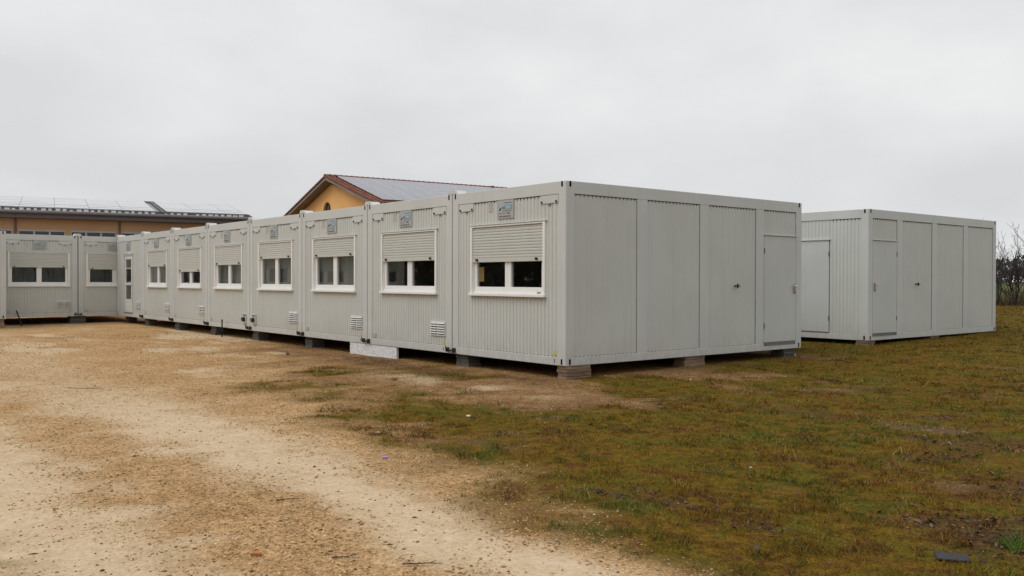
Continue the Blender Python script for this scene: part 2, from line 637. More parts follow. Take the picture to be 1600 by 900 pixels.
def text_mesh(s, size, m):
    k = (s, size, m)
    if k not in _TXT:
        cu = bpy.data.curves.new('lettering', 'FONT')
        cu.body = s
        cu.size = size
        cu.extrude = .001
        ob = bpy.data.objects.new('lettering', cu)
        COL.objects.link(ob)
        bpy.context.view_layer.update()
        me = bpy.data.meshes.new_from_object(ob.evaluated_get(bpy.context.evaluated_depsgraph_get()))
        me.name = 'lettering'
        bpy.data.objects.remove(ob)
        bpy.data.curves.remove(cu)
        me.materials.clear()
        me.materials.append(MATS[m])
        _TXT[k] = me
    return _TXT[k]


# ------------------------------------------------------------------ the ground sheet
def lines(fine0, fine1, step, far, grow=1.13):
    a = list(np.arange(fine0, fine1 + 1e-6, step))
    s = step
    while a[-1] < far[1]:
        s *= grow
        a.append(a[-1] + s)
    s = step
    while a[0] > far[0]:
        s *= grow
        a.insert(0, a[0] - s)
    return np.array(a)


def build_ground():
    xs = lines(-9, 12, .14, (-700, 700), 1.05)
    ys = lines(-10, 3, .14, (-500, 900), 1.045)
    X, Y = np.meshgrid(xs, ys)
    x, y = X.ravel(), Y.ravel()
    z = zg(x, y)
    nx, ny = len(xs), len(ys)
    idx = np.arange(nx * ny).reshape(ny, nx)
    fs = np.stack([idx[:-1, :-1], idx[:-1, 1:], idx[1:, 1:], idx[1:, :-1]], -1).reshape(-1, 4)
    me = bpy.data.meshes.new('ground')
    me.vertices.add(len(x))
    me.vertices.foreach_set('co', np.stack([x, y, z], 1).ravel())
    me.loops.add(fs.size)
    me.loops.foreach_set('vertex_index', fs.ravel())
    me.polygons.add(len(fs))
    me.polygons.foreach_set('loop_start', np.arange(0, fs.size, 4))
    me.polygons.foreach_set('loop_total', np.full(len(fs), 4))
    me.polygons.foreach_set('use_smooth', np.ones(len(fs), bool))
    me.update()
    s, p, g, l = masks(x, y)
    ca = me.color_attributes.new('mix', 'FLOAT_COLOR', 'POINT')
    ca.data.foreach_set('color', np.stack([s, p, g, l], 1).astype(np.float32).ravel())
    fa = me.attributes.new('dark_soil', 'FLOAT', 'POINT')
    fa.data.foreach_set('value', (sst(.4, .0, s) * (.12 + .88 * np.maximum(sst(.8, 4, x), sst(1.5, 4, y)))).astype(np.float32))
    me.materials.append(MATS['ground_mix'])
    o = link('ground', me)
    tag(o, 'pale gravel track running into thin brown grass', 'ground', kind='structure')


build_ground()

# ------------------------------------------------------------------ containers
W, L, H = 2.99, 6.18, 2.811
RT, RB = 2.617, .130                    # underside of the top rail, top of the bottom rail
PITCH_ = .0863
CACHE = {}


def cached(key, fn):
    if key not in CACHE:
        CACHE[key] = fn()
    return CACHE[key]


def profile(a0, a1, start, depth, base):
    """groove profile points (a, d) clipped to a0..a1; d grows inwards"""
    pts = [(a0, base)]
    k = math.floor((a0 - start) / PITCH_) - 1
    while True:
        g = start + k * PITCH_ + PITCH_ * .5
        if g - .012 > a1:
            break
        for dx, dd in ((-.013, 0), (-.008, depth), (.008, depth), (.013, 0)):
            q = g + dx
            if a0 + 1e-4 < q < a1 - 1e-4:
                pts.append((q, base + dd))
        k += 1
    pts.append((a1, base))
    return pts


def corr(mb, axis, sign, base, a0, a1, z0, z1, start, depth=.0075):
    """a vertical ribbed sheet; axis is the direction it runs along, sign the inward direction"""
    pr = profile(a0, a1, start, depth, 0.)
    vs_ = []
    for z in (z0, z1):
        for a, d in pr:
            q = base + sign * d
            vs_.append((a, q, z) if axis == 'x' else (q, a, z))
    n = len(pr)
    mb.add(vs_, [(i, i + 1, n + i + 1, n + i) for i in range(n - 1)])


def corr_wall(mb, x0, x1, z0, z1, hole, base=.016, start=None):
    st = x0 if start is None else start
    if hole is None:
        corr(mb, 'x', 1, base, x0, x1, z0, z1, st)
        return
    hx0, hx1, hz0, hz1 = hole
    corr(mb, 'x', 1, base, x0, hx0, z0, z1, st)
    corr(mb, 'x', 1, base, hx1, x1, z0, z1, st)
    if hz0 > z0:
        corr(mb, 'x', 1, base, hx0, hx1, z0, hz0, st)
    if hz1 < z1:
        corr(mb, 'x', 1, base, hx0, hx1, hz1, z1, st)


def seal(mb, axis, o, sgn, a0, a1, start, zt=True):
    """recess shadow painted as a dark toothed strip under the top rail; dark gap dashes over the bottom rail"""
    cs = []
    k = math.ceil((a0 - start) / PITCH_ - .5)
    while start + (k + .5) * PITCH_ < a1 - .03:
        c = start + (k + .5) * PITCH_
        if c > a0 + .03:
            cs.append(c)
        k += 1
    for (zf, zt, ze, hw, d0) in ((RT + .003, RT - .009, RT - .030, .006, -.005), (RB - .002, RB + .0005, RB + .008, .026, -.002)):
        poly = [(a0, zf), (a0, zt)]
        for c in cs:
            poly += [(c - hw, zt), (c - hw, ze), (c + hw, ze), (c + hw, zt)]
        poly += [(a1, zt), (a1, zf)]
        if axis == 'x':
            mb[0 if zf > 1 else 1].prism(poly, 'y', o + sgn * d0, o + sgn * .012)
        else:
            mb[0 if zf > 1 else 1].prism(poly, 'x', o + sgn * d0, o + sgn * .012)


def frame_mesh(w):
    mb = MB()
    g = .011
    xl, xr = -w + g, -g
    for x0, x1 in ((xl, xl + .176), (xr - .176, xr)):
        mb.box(x0, x1, 0, .18, .0, H, .014)
        mb.box(x0, x1, L - .18, L, .0, H, .014)
    for y0 in (.0015, L - .1015):
        mb.box(xl + .17, xr - .17, y0, y0 + .1, RT, H - .002, .006)
        mb.box(xl + .17, xr - .17, y0, y0 + .1, .002, RB, .006)
    for x0 in (xl + .0015, xr - .1015):
        mb.box(x0, x0 + .1, .17, L - .17, RT, H - .002, .006)
        mb.box(x0, x0 + .1, .17, L - .17, .002, RB, .006)
    mb.box(xl + .1, xr - .1, .1, L - .1, .03, .09)          # underfloor
    return mb.mesh('frame', 'container_paint')


def slot_shade_mesh(axis, a, z, off):
    poly = []
    for i in range(16):
        t = 2 * math.pi * i / 16
        poly.append((a + .019 * math.cos(t), z + .019 * math.sin(t) + (.026 if math.sin(t) > 0 else -.026)))
    mb = MB()
    if axis == 'x':
        mb.prism(poly, 'y', -.003 + off, .01 + off)
    else:
        mb.prism(poly, 'x', off - .01, off + .003)
    return mb.mesh('corner_slot_shade', 'dark_gap')  # raised dark oval; the shade of a hole is put in its colour


def pline(mb, x0, x1, z0, z1, y0, y1):
    mb.box(x0, x1, y0, y1, z0, z1)


def add_sign(root, x0=-1.695, z0=2.312, w=.43, h=.298):
    k = ('sign', x0, z0)
    pl = link('sign_plate', cached(k, lambda: MB().box(x0, x0 + w, -.004, .016, z0, z0 + h, .003).mesh('sign_plate', 'sign_grey')), root)

    def disc():
        mb = MB()
        cx, cz, r = x0 + .068, z0 + .178, .046
        mb.prism([(cx + r * math.cos(t), cz + r * math.sin(t)) for t in np.linspace(.6, .6 + math.pi, 14)], 'y', -.0075, -.004)
        return mb.mesh('logo_disc', 'sign_blue')

    def disc2():
        mb = MB()
        cx, cz, r = x0 + .068, z0 + .178, .046
        mb.prism([(cx + r * math.cos(t), cz + r * math.sin(t)) for t in np.linspace(.6 + math.pi, .6 + 1.8 * math.pi, 14)], 'y', -.0075, -.004)
        return mb.mesh('logo_disc', 'sign_black')

    def slash():
        mb = MB()
        cx, cz = x0 + .068, z0 + .178
        mb.prism([(cx - .034, cz - .030), (cx - .016, cz - .036), (cx + .036, cz + .030), (cx + .020, cz + .036)], 'y', -.0095, -.0075)
        return mb.mesh('logo_slash', 'sign_pale')
    link('logo_disc', cached(k + ('d',), disc), pl)
    link('logo_disc', cached(k + ('e',), disc2), pl)
    link('logo_slash', cached(k + ('s',), slash), pl)
    link('logo_bar', cached(k + ('b',), lambda: MB().box(x0 + .222, x0 + .395, -.0075, -.004, z0 + .150, z0 + .222).mesh('logo_bar', 'sign_blue')), pl)

    def small():
        mb = MB()
        mb.box(x0 + .135, x0 + .395, -.006, -.004, z0 + .122, z0 + .128)
        mb.box(x0 + .18, x0 + .395, -.006, -.004, z0 + .252, z0 + .259)
        return mb.mesh('sign_rule', 'sign_black')
    link('sign_rule', cached(k + ('r',), small), pl)
    for s, size, m, px, pz, py in (('opti', .082, 'sign_black', .128, .160, -.005), ('rent', .072, 'sign_pale', .232, .164, -.0085),
                                   ('0 1 2 3 1 - 0 86', .047, 'sign_black', .045, .068, -.005), ('www.optirent.de', .046, 'sign_black', .045, .022, -.005)):
        t = link('lettering', text_mesh(s, size, m), pl)
        t.location = (x0 + px, py, z0 + pz)
        t.rotation_euler = (math.pi / 2, 0, 0)


def add_cover_plates(root, w):
    for x0, x1 in ((-w + .215, -w + .625), (-.600, -.196)):
        p = link('cover_plate', cached(('cp', x0), lambda: MB().box(x0, x1, .004, .016, 2.487, 2.612, .002).mesh('cover_plate', 'container_paint')), root)
        for i, bx in enumerate((x0 + .03, x1 - .035)):
            link('bolt', cached(('cb', x0, i), lambda: MB().cyl((bx, -.012, 2.51), (bx, .006, 2.51), .017, n=8).mesh('bolt', 'black_plastic')), p)
        link('drain_lug', cached(('cl', x0), lambda: MB().box((x0 + x1) / 2 - .03, (x0 + x1) / 2 + .03, -.004, .016, 2.462, 2.488).mesh('drain_lug', 'threshold_grey')), p)


def add_vent(root, x0, z0=.29, w=.475, h=.262):
    def plate():
        mb = MB().box(x0, x0 + w, -.002, .016, z0, z0 + h, .003)
        mid = x0 + w / 2
        for a, b in ((x0 + .022, mid - .014), (mid + .014, x0 + w - .022)):
            for i in range(5):
                z = z0 + .028 + i * .044
                mb.prism([(-.002, z + .036), (-.020, z + .021), (-.020, z + .017), (-.002, z + .020)], 'x', a, b)
        return mb.mesh('vent_grille', 'galvanised' if False else 'vent_paint')

    def dark():
        mb = MB()
        mid = x0 + w / 2
        for a, b in ((x0 + .022, mid - .014), (mid + .014, x0 + w - .022)):
            for i in range(5):
                z = z0 + .028 + i * .044
                mb.box(a, b, -.007, -.001, z + .003, z + .0185)
        return mb.mesh('vent_opening', 'dark_gap')
    v = link('vent_grille', cached(('vent', x0), plate), root)
    link('vent_opening', cached(('ventd', x0), dark), v)


paint('vent_paint', (.64, .645, .625), .4)


def add_window(root, cx, drop, half=.98, blind=False, wood=False):
    z0, z1 = 1.035, 2.222
    x0, x1 = cx - half, cx + half
    k = ('win', cx, half)

    def frame():
        mb = MB()
        mb.box(x0, x0 + .055, -.012, .12, z0 + .045, z1, .004)
        mb.box(x1 - .055, x1, -.012, .12, z0 + .045, z1, .004)
        mb.box(x0 + .05, x1 - .05, -.008, .12, z1 - .03, z1 - .001, .003)
        mb.box(x0 + .05, x1 - .05, .030, .12, z0 + .045, z0 + .092, .004)
        return mb.mesh('window', 'white_plastic')
    wdw = link('window', cached(k, frame), root)
    link('sill', cached(k + ('sill',), lambda: MB().box(x0 - .012, x1 + .012, -.045, .10, z0, z0 + .045, .006).mesh('sill', 'white_plastic')), wdw)
    link('head_flashing', cached(k + ('hf',), lambda: MB().box(x0 - .03, x1 + .03, -.02, .016, z1 + .001, z1 + .018, .003).mesh('head_flashing', 'container_paint')), wdw)
    mid = cx + .0
    for i, (a, b) in enumerate(((x0 + .055, mid + .002), (mid - .002 + .004, x1 - .055))):
        def sash():
            mb = MB()
            t = .078
            zb, zt = z0 + .092, z1 - .03
            mb.box(a, a + t, .042, .105, zb, zt, .006)
            mb.box(b - t, b, .042, .105, zb, zt, .006)
            mb.box(a + t - .004, b - t + .004, .043, .104, zb, zb + .062, .006)
            mb.box(a + t - .004, b - t + .004, .043, .104, zt - t, zt, .006)
            return mb.mesh('sash', 'white_plastic')
        link('sash', cached(k + ('sash', i), sash), wdw)
        link('pane', cached(k + ('pane', i), lambda: MB().box(a + .070, b - .070, .072, .076, z0 + .145, z1 - .10).mesh('pane', 'window_glass')), wdw)
    if blind:
        link('inner_blind', cached(k + ('blind', blind), lambda: MB().box(x0 + .06, x1 - .06, .16, .17, z0 + .05, z1).mesh('inner_blind', 'blind_grey')), wdw)
    # roller shutter, its lowest slat at height drop
    zt = z1 - .032
    pts = []
    n = int((zt - drop - .07) / .048)
    z = drop + .07

    def curtain():
        mb = MB()
        prof = []
        zz = drop + .068
        while zz < zt - .01:
            prof += [(.020, zz), (.0105, zz + .008), (.009, zz + .024), (.0105, zz + .040), (.020, zz + .047)]
            zz += .048
        prof = [p for p in prof if p[1] <= zt]
        vs_ = [(a, y, q) for a in (x0 + .056, x1 - .056) for y, q in prof]
        m = len(prof)
        mb.add(vs_, [(i, i + 1, m + i + 1, m + i) for i in range(m - 1)])
        mb.box(x0 + .056, x1 - .056, .022, .028, drop + .06, zt)
        return mb.mesh('roller_shutter', 'shutter_slats')
    sh = link('roller_shutter', cached(k + ('sh', drop), curtain), root)
    link('end_bar', cached(k + ('eb', drop), lambda: MB().box(x0 + .056, x1 - .056, .004, .028, drop, drop + .068, .004).mesh('end_bar', 'shutter_slats')), sh)
    for i, bx in enumerate((x0 + .20, x1 - .20)):
        link('stop_knob', cached(k + ('kn', drop, i), lambda: MB().cyl((bx, -.03, drop + .038), (bx, .006, drop + .038), .021, n=10).mesh('stop_knob', 'black_plastic')), sh)
    if wood:
        mk = MB()
        for k_, (a_, b_, c_, d_) in enumerate(((0, .02, 0, .012), (.018, .026, .004, .04), (.03, .062, .0, .014), (.045, .055, .012, .026), (.06, .085, .004, .022), (.082, .092, .012, .03))):
            mk.box(-.715 + a_, -.715 + b_, .0285, .034, 1.092 + c_, 1.092 + d_)
        mk.build('maker_mark', 'sign_black', wdw)
        MB().box(-2.295, -2.155, .0775, .079, 1.276, 1.522).build('pane_sticker', 'raw_board', wdw)
    return (x0, x1, z0, z1)


def door_handle(root, x, z, into, out_axis='y', label_red=False, mir=1):
    """lever and back plate; on a front face (axis y) or a long side (axis x)"""
    def T(a, o, zz):
        return (a, -o, zz) if out_axis == 'y' else (o, a, zz)
    mb = MB()

    def bx(a0, a1, o0, o1, z0_, z1_, bev=0):
        p, q = T(a0, o0, z0_), T(a1, o1, z1_)
        mb.box(p[0], q[0], p[1], q[1], p[2], q[2], bev)
    bx(x - .02, x + .02, 0, .012, z - .15, z + .035, .003)
    h = mb.build('door_handle', 'lever_metal' if not label_red else 'plate_pink', into)
    mb = MB()
    a, b, c = T(x, .012, z), T(x, .06, z), T(x + mir * .115, .06, z)
    mb.cyl(a, b, .010, n=8).cyl(b, c, .010, n=8)
    mb.build('lever', 'lever_metal', h)
    mb = MB()
    mb.cyl(T(x, .01, z - .125), T(x, .018, z - .125), .013, n=8)
    mb.build('keyhole', 'dark_gap', h)


mat('plate_pink', (.40, .28, .26), .5)


def plain_walls(root, w, right='plain', left='plain', liner=True):
    """ribbed long sides, back wall, roof, floor and inner lining"""
    g = .011

    def side(xs, sgn):
        def fn():
            mb = MB()
            corr(mb, 'y', sgn, xs, .17, L - .17, RB - .01, RT + .01, .2, .004)
            return mb.mesh('side_wall', 'panel_paint')
        return fn
    if left == 'plain':
        link('side_wall', cached(('sl', w), side(-w + g + .020, 1)), root)
    if right == 'plain':
        link('side_wall', cached(('sr', w), side(-g - .020, -1)), root)

    def back():
        mb = MB()
        corr(mb, 'x', -1, L - .018, -w + .17, -.17, RB - .01, RT + .01, 0)
        return mb.mesh('back_wall', 'panel_paint')
    link('back_wall', cached(('bw', w), back), root)
    link('roof', cached(('rf', w), lambda: MB().box(-w + .105, -.105, .095, L - .095, 2.71, 2.78).mesh('roof', 'container_paint')), root)

    def lin():
        mb = MB()
        a, b, c, d = -w + .10, -.10, .135, L - .10
        z0, z1 = .14, 2.52
        mb.quad((a, d, z0), (b, d, z0), (b, d, z1), (a, d, z1))
        mb.quad((a, c, z0), (a, d, z0), (a, d, z1), (a, c, z1))
        mb.quad((b, c, z0), (b, d, z0), (b, d, z1), (b, c, z1))
        mb.quad((a, c, z1), (b, c, z1), (b, d, z1), (a, d, z1))
        return mb.mesh('inner_lining', 'interior_white')
    link('inner_lining', cached(('lin', w), lin), root)
    link('floor_board', cached(('fl', w), lambda: MB().box(-w + .105, -.105, .10, L - .10, .105, .135).mesh('floor_board', 'interior_floor')), root)


def long_side(root, mirror=False, z_sill=.0):
    """exposed long side facing local +x: three ribbed bays, dividers, and a bay with a steel door"""
    def Y(y):
        return L - y if mirror else y
    xs = -.011 - .016
    st = .2
    for y0, y1 in ((.176, 1.565), (1.80, 3.135), (3.375, 4.73)):
        mb = MB()
        a, b = sorted((Y(y0), Y(y1)))
        corr(mb, 'y', -1, xs, a, b, RB - .004, RT + .004, a, .0028)
        mb.build('side_wall', 'panel_paint', root)
    for y0, y1 in ((1.565, 1.80), (3.135, 3.375), (4.73, 4.97)):
        mb = MB()
        a, b = sorted((Y(y0), Y(y1)))
        mb.box(-.05, -.011 - .0045, a, b, RB - .003, RT + .003, .003)
        mb.build('wall_divider', 'container_paint', root)
    a, b = sorted((Y(4.97), Y(6.005)))
    mb = MB()
    corr(mb, 'y', -1, xs, a, b, 2.158, RT + .004, a, .005)
    mb.build('transom_panel', 'panel_paint', root)
    MB().box(-.03, .010, a - .004, b + .004, 2.146, 2.164, .003).build('door_hood', 'container_paint', root)
    MB().box(-.06, -.030, a, b, .125, 2.15).build('door_frame', 'threshold_grey', root)
    d = MB().box(-.05, -.0155, a + .012, b - .014, .152, 2.143, .003).build('door', 'door_paint', root)
    MB().box(-.04, .004, a + .008, b - .04, .092, .136, .003).build('threshold', 'threshold_grey', root)
    hy = Y(6.005 - .075)
    door_handle(root, hy, 1.205, d, 'x', True, -1 if not mirror else 1)
    for z in (1.86, .46):
        y = Y(4.985)
        MB().cyl((-.012, y, z - .05), (-.012, y, z + .05), .011, n=8).build('hinge', 'threshold_grey', d)
    ty = Y(4.12)
    t = MB().cyl((-.03, ty, 1.205), (.045, ty, 1.205), .014, n=8).build('outlet_tap', 'black_plastic', root)
    MB().cyl((.03, ty + .01, 1.165), (.03, ty + .01, 1.245), .016, n=8).build('tap_valve', 'black_plastic', t)
    MB().cyl((.03, ty - .03, 1.205), (.05, ty + .05, 1.205), .011, n=8).build('tap_lever', 'black_plastic', t)
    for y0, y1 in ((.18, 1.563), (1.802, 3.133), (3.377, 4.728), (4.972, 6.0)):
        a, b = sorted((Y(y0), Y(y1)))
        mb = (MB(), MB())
        seal(mb, 'y', xs, -1, a, b, min(Y(y0 - .005), Y(y1 + .003)))  # painted recess shadow strip and gap dashes
        mb[0].build('shadow_strip', 'shadow_dark', root)
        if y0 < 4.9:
            mb[1].build('foot_gap_dash', 'shadow_dark', root)
        MB().box(xs - .012, xs + .004, b - .006, b + .0008, RB if y0 < 4.9 else 2.165, RT - .01).build('side_gap_shadow', 'threshold_grey', root)  # dark line painting the shaded gap at the bay edge
    # inner backing that closes the bays
    mb = MB()
    mb.box(-.09, -.085, .1, L - .1, .1, 2.7)
    mb.build('side_lining', 'interior_white', root)
    for y in (.088, L - .088):
        for z in (.064, 2.763):
            link('corner_slot_shade', slot_shade_mesh('y', y, z, -.011), root)


def slots(root, w):
    for x in (-.011 - .088, -w + .011 + .088):
        for z in (.064, 2.763):
            link('corner_slot_shade', cached(('slot', x, z), lambda: slot_shade_mesh('x', x, z, 0.)), root)


def window_container(label, loc, rz, w, drop, vent=True, signx=-1.695, blind=False, wood=False, half=.98, group=None, side=None, sticker=True, socket=None, dataplate=True):
    root = thing('office_container', label, 'container', loc, rz, group)
    bpy.context.view_layer.update()
    link('frame', cached(('frame', w), lambda: frame_mesh(w)), root)
    slots(root, w)
    cx = -w / 2 + (.03 if w > 2.6 else .0)
    x0, x1, z0, z1 = cx - half, cx + half, 1.035, 2.222

    def fw():
        mb = MB()
        corr_wall(mb, -w + .18, -.18, RB - .004, RT + .004, (x0 + .02, x1 - .02, z0 + .02, z1 - .004), start=-w + .2)
        mb.box(x0 + .02, x0 + .055, .10, .135, z0, z1)
        return mb.mesh('front_wall', 'panel_paint')
    link('front_wall', cached(('fw', w, half), fw), root)
    for q, nm in enumerate(('shadow_strip', 'foot_gap_dash')):
        def comb_mesh():
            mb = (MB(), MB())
            seal(mb, 'x', .016, 1, -w + .19, -.19, -w + .2)  # painted recess shadow strip and gap dashes
            return mb[q].mesh(nm, 'shadow_dark')
        link(nm, cached(('shadow_comb', w, q), comb_mesh), root)
    add_window(root, cx, drop, half, blind, wood)
    add_cover_plates(root, w)
    add_sign(root, signx)

    def lv():
        mb = MB()
        for i in range(3):
            for j in range(6):
                x = signx - .255 + i * .045
                mb.box(x, x + .024, .004, .018, 2.45 + j * .026, 2.463 + j * .026)
        return mb.mesh('air_louvre', 'vent_paint')
    link('air_louvre', cached(('lv', signx), lv), root)
    if vent:
        add_vent(root, -.684)
    if sticker:
        def stk():
            mb = MB()
            mb.prism([(-.305, .165), (-.225, .165), (-.265, .235)], 'y', .010, .014)
            return mb.mesh('warning_sticker', 'yellow_sticker')
        link('warning_sticker', cached(('stk',), stk), root)
        link('earth_lug', cached(('lug',), lambda: MB().box(-.268, -.256, -.006, .004, .045, .10).mesh('earth_lug', 'threshold_grey')), root)
    if dataplate:
        link('data_plate', cached(('dp', w), lambda: MB().box(-w + .20, -w + .33, .004, .017, .142, .235, .002).mesh('data_plate', 'sign_grey')), root)
    if socket is not None:
        s = MB().box(socket - .09, socket + .09, -.02, .018, .16, .42, .006).build('power_inlet', 'container_paint', root)
        MB().cyl((socket, -.085, .27), (socket, -.018, .285), .055, .06, 14).build('inlet_cap', 'black_plastic', s)
        MB().box(socket - .07, socket + .07, -.034, -.019, .375, .40).build('inlet_lid', 'black_plastic', s)
        MB().box(socket + .02, socket + .085, -.04, -.019, .40, .425).build('inlet_latch', 'white_metal', s)
    if side is None:
        plain_walls(root, w)
    else:
        plain_walls(root, w, right='open')
        long_side(root, mirror=(side == 'mirror'))
    return root


ROW = 'office containers joined in the long row'
rows = [
    ('grey office container at the near end of the row, no vent below its window', 1.602, dict(vent=False, wood=True, side='plain', dataplate=False)),
    ('second grey office container from the near end, dark panes and a white vent', 1.658, {}),
    ('third grey office container from the near end, the white speckled board under one corner', 1.796, dict(blind=True)),
    ('fourth grey office container from the near end, with both vent and black power inlet', 1.808, dict(socket=-W + .30, dataplate=False, blind=True)),
    ('fifth grey office container from the near end, a power inlet but no vent', 1.691, dict(socket=-.30, vent=False, sticker=False, blind=True)),
    ('sixth grey office container from the near end, its shutter lowered furthest of the row', 1.522, {}),
    ('seventh grey office container from the near end, next to the one with a glazed door', 1.704, dict(blind=True)),
]
for k, (lab, drop, kw) in enumerate(rows):
    window_container(lab, (-k * W, 0, 0), 0, W, drop, group=ROW, signx=-1.695 if k == 0 else -1.76, **kw)


def door_container():
    root = thing('office_container', 'grey container in the inner corner with a narrow glazed entrance door', 'container', (-7 * W, 0, 0), 0, ROW)
    link('frame', cached(('frame', W), lambda: frame_mesh(W)), root)
    slots(root, W)
    dx0, dx1 = -2.115, -1.085
    mb = MB()
    corr_wall(mb, -W + .18, -.18, RB - .004, RT + .004, (dx0, dx1, RB - .004, 2.165), start=-W + .2)
    mb.build('front_wall', 'panel_paint', root)
    MB().box(dx0, dx0 + .05, -.008, .10, .13, 2.165, .004).box(dx1 - .05, dx1, -.008, .10, .13, 2.165, .004).box(dx0 + .05, dx1 - .05, -.007, .10, 2.115, 2.164, .004).build('door_frame', 'door_paint', root)
    a, b = dx0 + .052, dx1 - .052
    ga, gb = -1.955, -1.30
    mb = MB()
    mb.box(a, ga, .012, .06, .15, 2.112, .004).box(gb, b, .012, .06, .15, 2.112, .004)
    for z0, z1 in ((.15, .605), (1.10, 1.17), (1.665, 1.69), (1.99, 2.112)):
        mb.box(ga - .003, gb + .003, .013, .059, z0, z1, .004)
    d = mb.build('door', 'vent_paint', root)
    for z0, z1 in ((.60, 1.105), (1.165, 1.67), (1.685, 1.995)):
        MB().box(ga - .004, gb + .004, .034, .038, z0, z1).build('pane', 'window_glass', d)
    MB().box(ga - .02, gb + .02, .25, .26, .4, 1.14).box(ga - .02, gb + .02, .25, .26, 1.66, 2.05).build('inner_blind', 'blind_grey', root)
    door_handle(root, gb + .09, 1.2, d, 'y', False, -1)
    MB().box(dx0, dx1, -.02, .10, .131, .149, .003).build('threshold', 'threshold_grey', root)
    MB().box(dx0 - .03, dx1 + .03, -.02, .016, 2.166, 2.184, .003).build('door_hood', 'container_paint', root)
    add_sign(root, -1.83, 2.312)
    add_vent(root, -.70)
    plain_walls(root, W)


door_container()

# the short wing, gables facing +x
WW = 2.44
WING = 'containers of the short wing'
window_container('grey container of the short wing with a wide two-pane window beside the slanted stake', (-23.92, -1.288, 0), math.pi / 2, WW, 1.695, half=.955, signx=-1.415, group=WING)
window_container('grey container of the short wing whose window runs behind the long row', (-23.92, 1.155, 0), math.pi / 2, WW, 1.645, half=.955, signx=-1.46, group=WING)
window_container('grey container at the picture edge standing forward of the short wing', (-22.5, -3.727, .012), math.pi / 2, WW, 1.7, half=.955, signx=-1.415, sticker=False, dataplate=False)


for i, yy in enumerate((-6.18, -8.63)):
    window_container(('grey container next in line behind the one at the picture edge', 'grey container at the outer end of the forward line')[i],
                     (-22.5, yy, .012), math.pi / 2, WW, 1.62, half=.955, signx=-1.415, sticker=False, dataplate=False, group='containers of the forward line')


# the detached container beyond the row's end
def detached():
    root = thing('storage_container', 'detached grey container with two plain steel doors beyond the end of the row', 'container', (-.035, 8.70, .025))
    link('frame', cached(('frame', W), lambda: frame_mesh(W)), root)
    slots(root, W)
    dx0, dx1 = -1.945, -.930
    mb = MB()
    corr_wall(mb, -W + .18, -.18, RB - .004, RT + .004, (dx0, dx1, RB - .004, 2.185), start=-W + .2)
    mb.build('front_wall', 'panel_paint', root)
    MB().box(dx0, dx1, .030, .06, RB, 2.185).build('door_frame', 'threshold_grey', root)
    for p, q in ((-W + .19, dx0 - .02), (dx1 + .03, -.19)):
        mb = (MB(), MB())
        seal(mb, 'x', .016, 1, p, q, -W + .2)  # painted recess shadow strip and gap dashes
        mb[0].build('shadow_strip', 'shadow_dark', root)
        mb[1].build('foot_gap_dash', 'shadow_dark', root)
    d = MB().box(dx0 + .012, dx1 - .012, .001, .05, .152, 2.172, .003).build('door', 'door_paint', root)
    MB().box(dx0, dx1, -.006, .05, RB + .001, .15, .003).build('threshold', 'threshold_grey', root)
    MB().box(dx0 - .02, dx1 + .02, -.022, .016, 2.174, 2.196, .003).build('door_hood', 'container_paint', root)
    for z in (1.87, .45):
        MB().cyl((dx1 - .01, -.004, z - .05), (dx1 - .01, -.004, z + .05), .011, n=8).build('hinge', 'threshold_grey', d)
    door_handle(root, dx0 + .09, 1.2, d, 'y', False, 1)
    plain_walls(root, W, right='open')
    long_side(root, mirror=True)


detached()

# clamps at the bottom of each joint, white caps over each roof joint
ORD = ['first', 'second', 'third', 'fourth', 'fifth', 'sixth', 'seventh', 'eighth']


def clamp(loc, rz, label):
    t = thing('joint_clamp', label, 'clamp', loc, rz, 'black clamps at the foot of the container joints')
    link('bar', cached('cl_bar', lambda: MB().cyl((-.10, -.035, .064), (.10, -.035, .064), .017, n=10).mesh('bar', 'dark_steel')), t)
    for i, x in enumerate((-.105, .098)):
        link('jaw', cached(('cl_jaw', i), lambda: MB().box(x - .013, x + .013, -.062, .0, .022 if i else .03, .108, .004).mesh('jaw', 'dark_steel')), t)
    link('lever', cached('cl_lev', lambda: MB().cyl((-.10, -.06, .07), (-.075, -.085, .135), .011, n=8).mesh('lever', 'dark_steel')), t)


def cap(loc, rz, label):
    t = thing('roof_joint_cap', label, 'cover', loc, rz, 'white metal caps over the roof joints')
    mb = MB()
    prof = [(-.135, 0.), (-.115, .0), (-.075, .062), (.075, .062), (.115, 0), (.135, 0), (.135, -.006), (-.135, -.006)]
    link('cap_sheet', cached('cap_a', lambda: MB().prism([(x, z + .008) for x, z in prof], 'y', .02, .24).mesh('cap_sheet', 'white_metal')), t)
    link('end_collar', cached('cap_b', lambda: MB().prism([(x * 1.06, z * 1.10 + .008) for x, z in prof], 'y', .0, .04).mesh('end_collar', 'galvanised')), t)


for k in range(1, 8):
    clamp((-k * W, 0, 0), 0, f'black clamp holding the {ORD[k-1]} and {ORD[k]} containers of the row together')
    cap((-k * W, 0, H), 0, f'white roof cap over the joint of the {ORD[k-1]} and {ORD[k]} row containers')
cap((-8 * W + .02, .02, H), 0, 'white roof cap in the inner corner where row and wing meet')
clamp((-23.92, -1.288, 0), math.pi / 2, 'black clamp holding the two containers of the short wing together')
cap((-23.92, -1.288, H), math.pi / 2, 'white roof cap over the joint of the short wing')


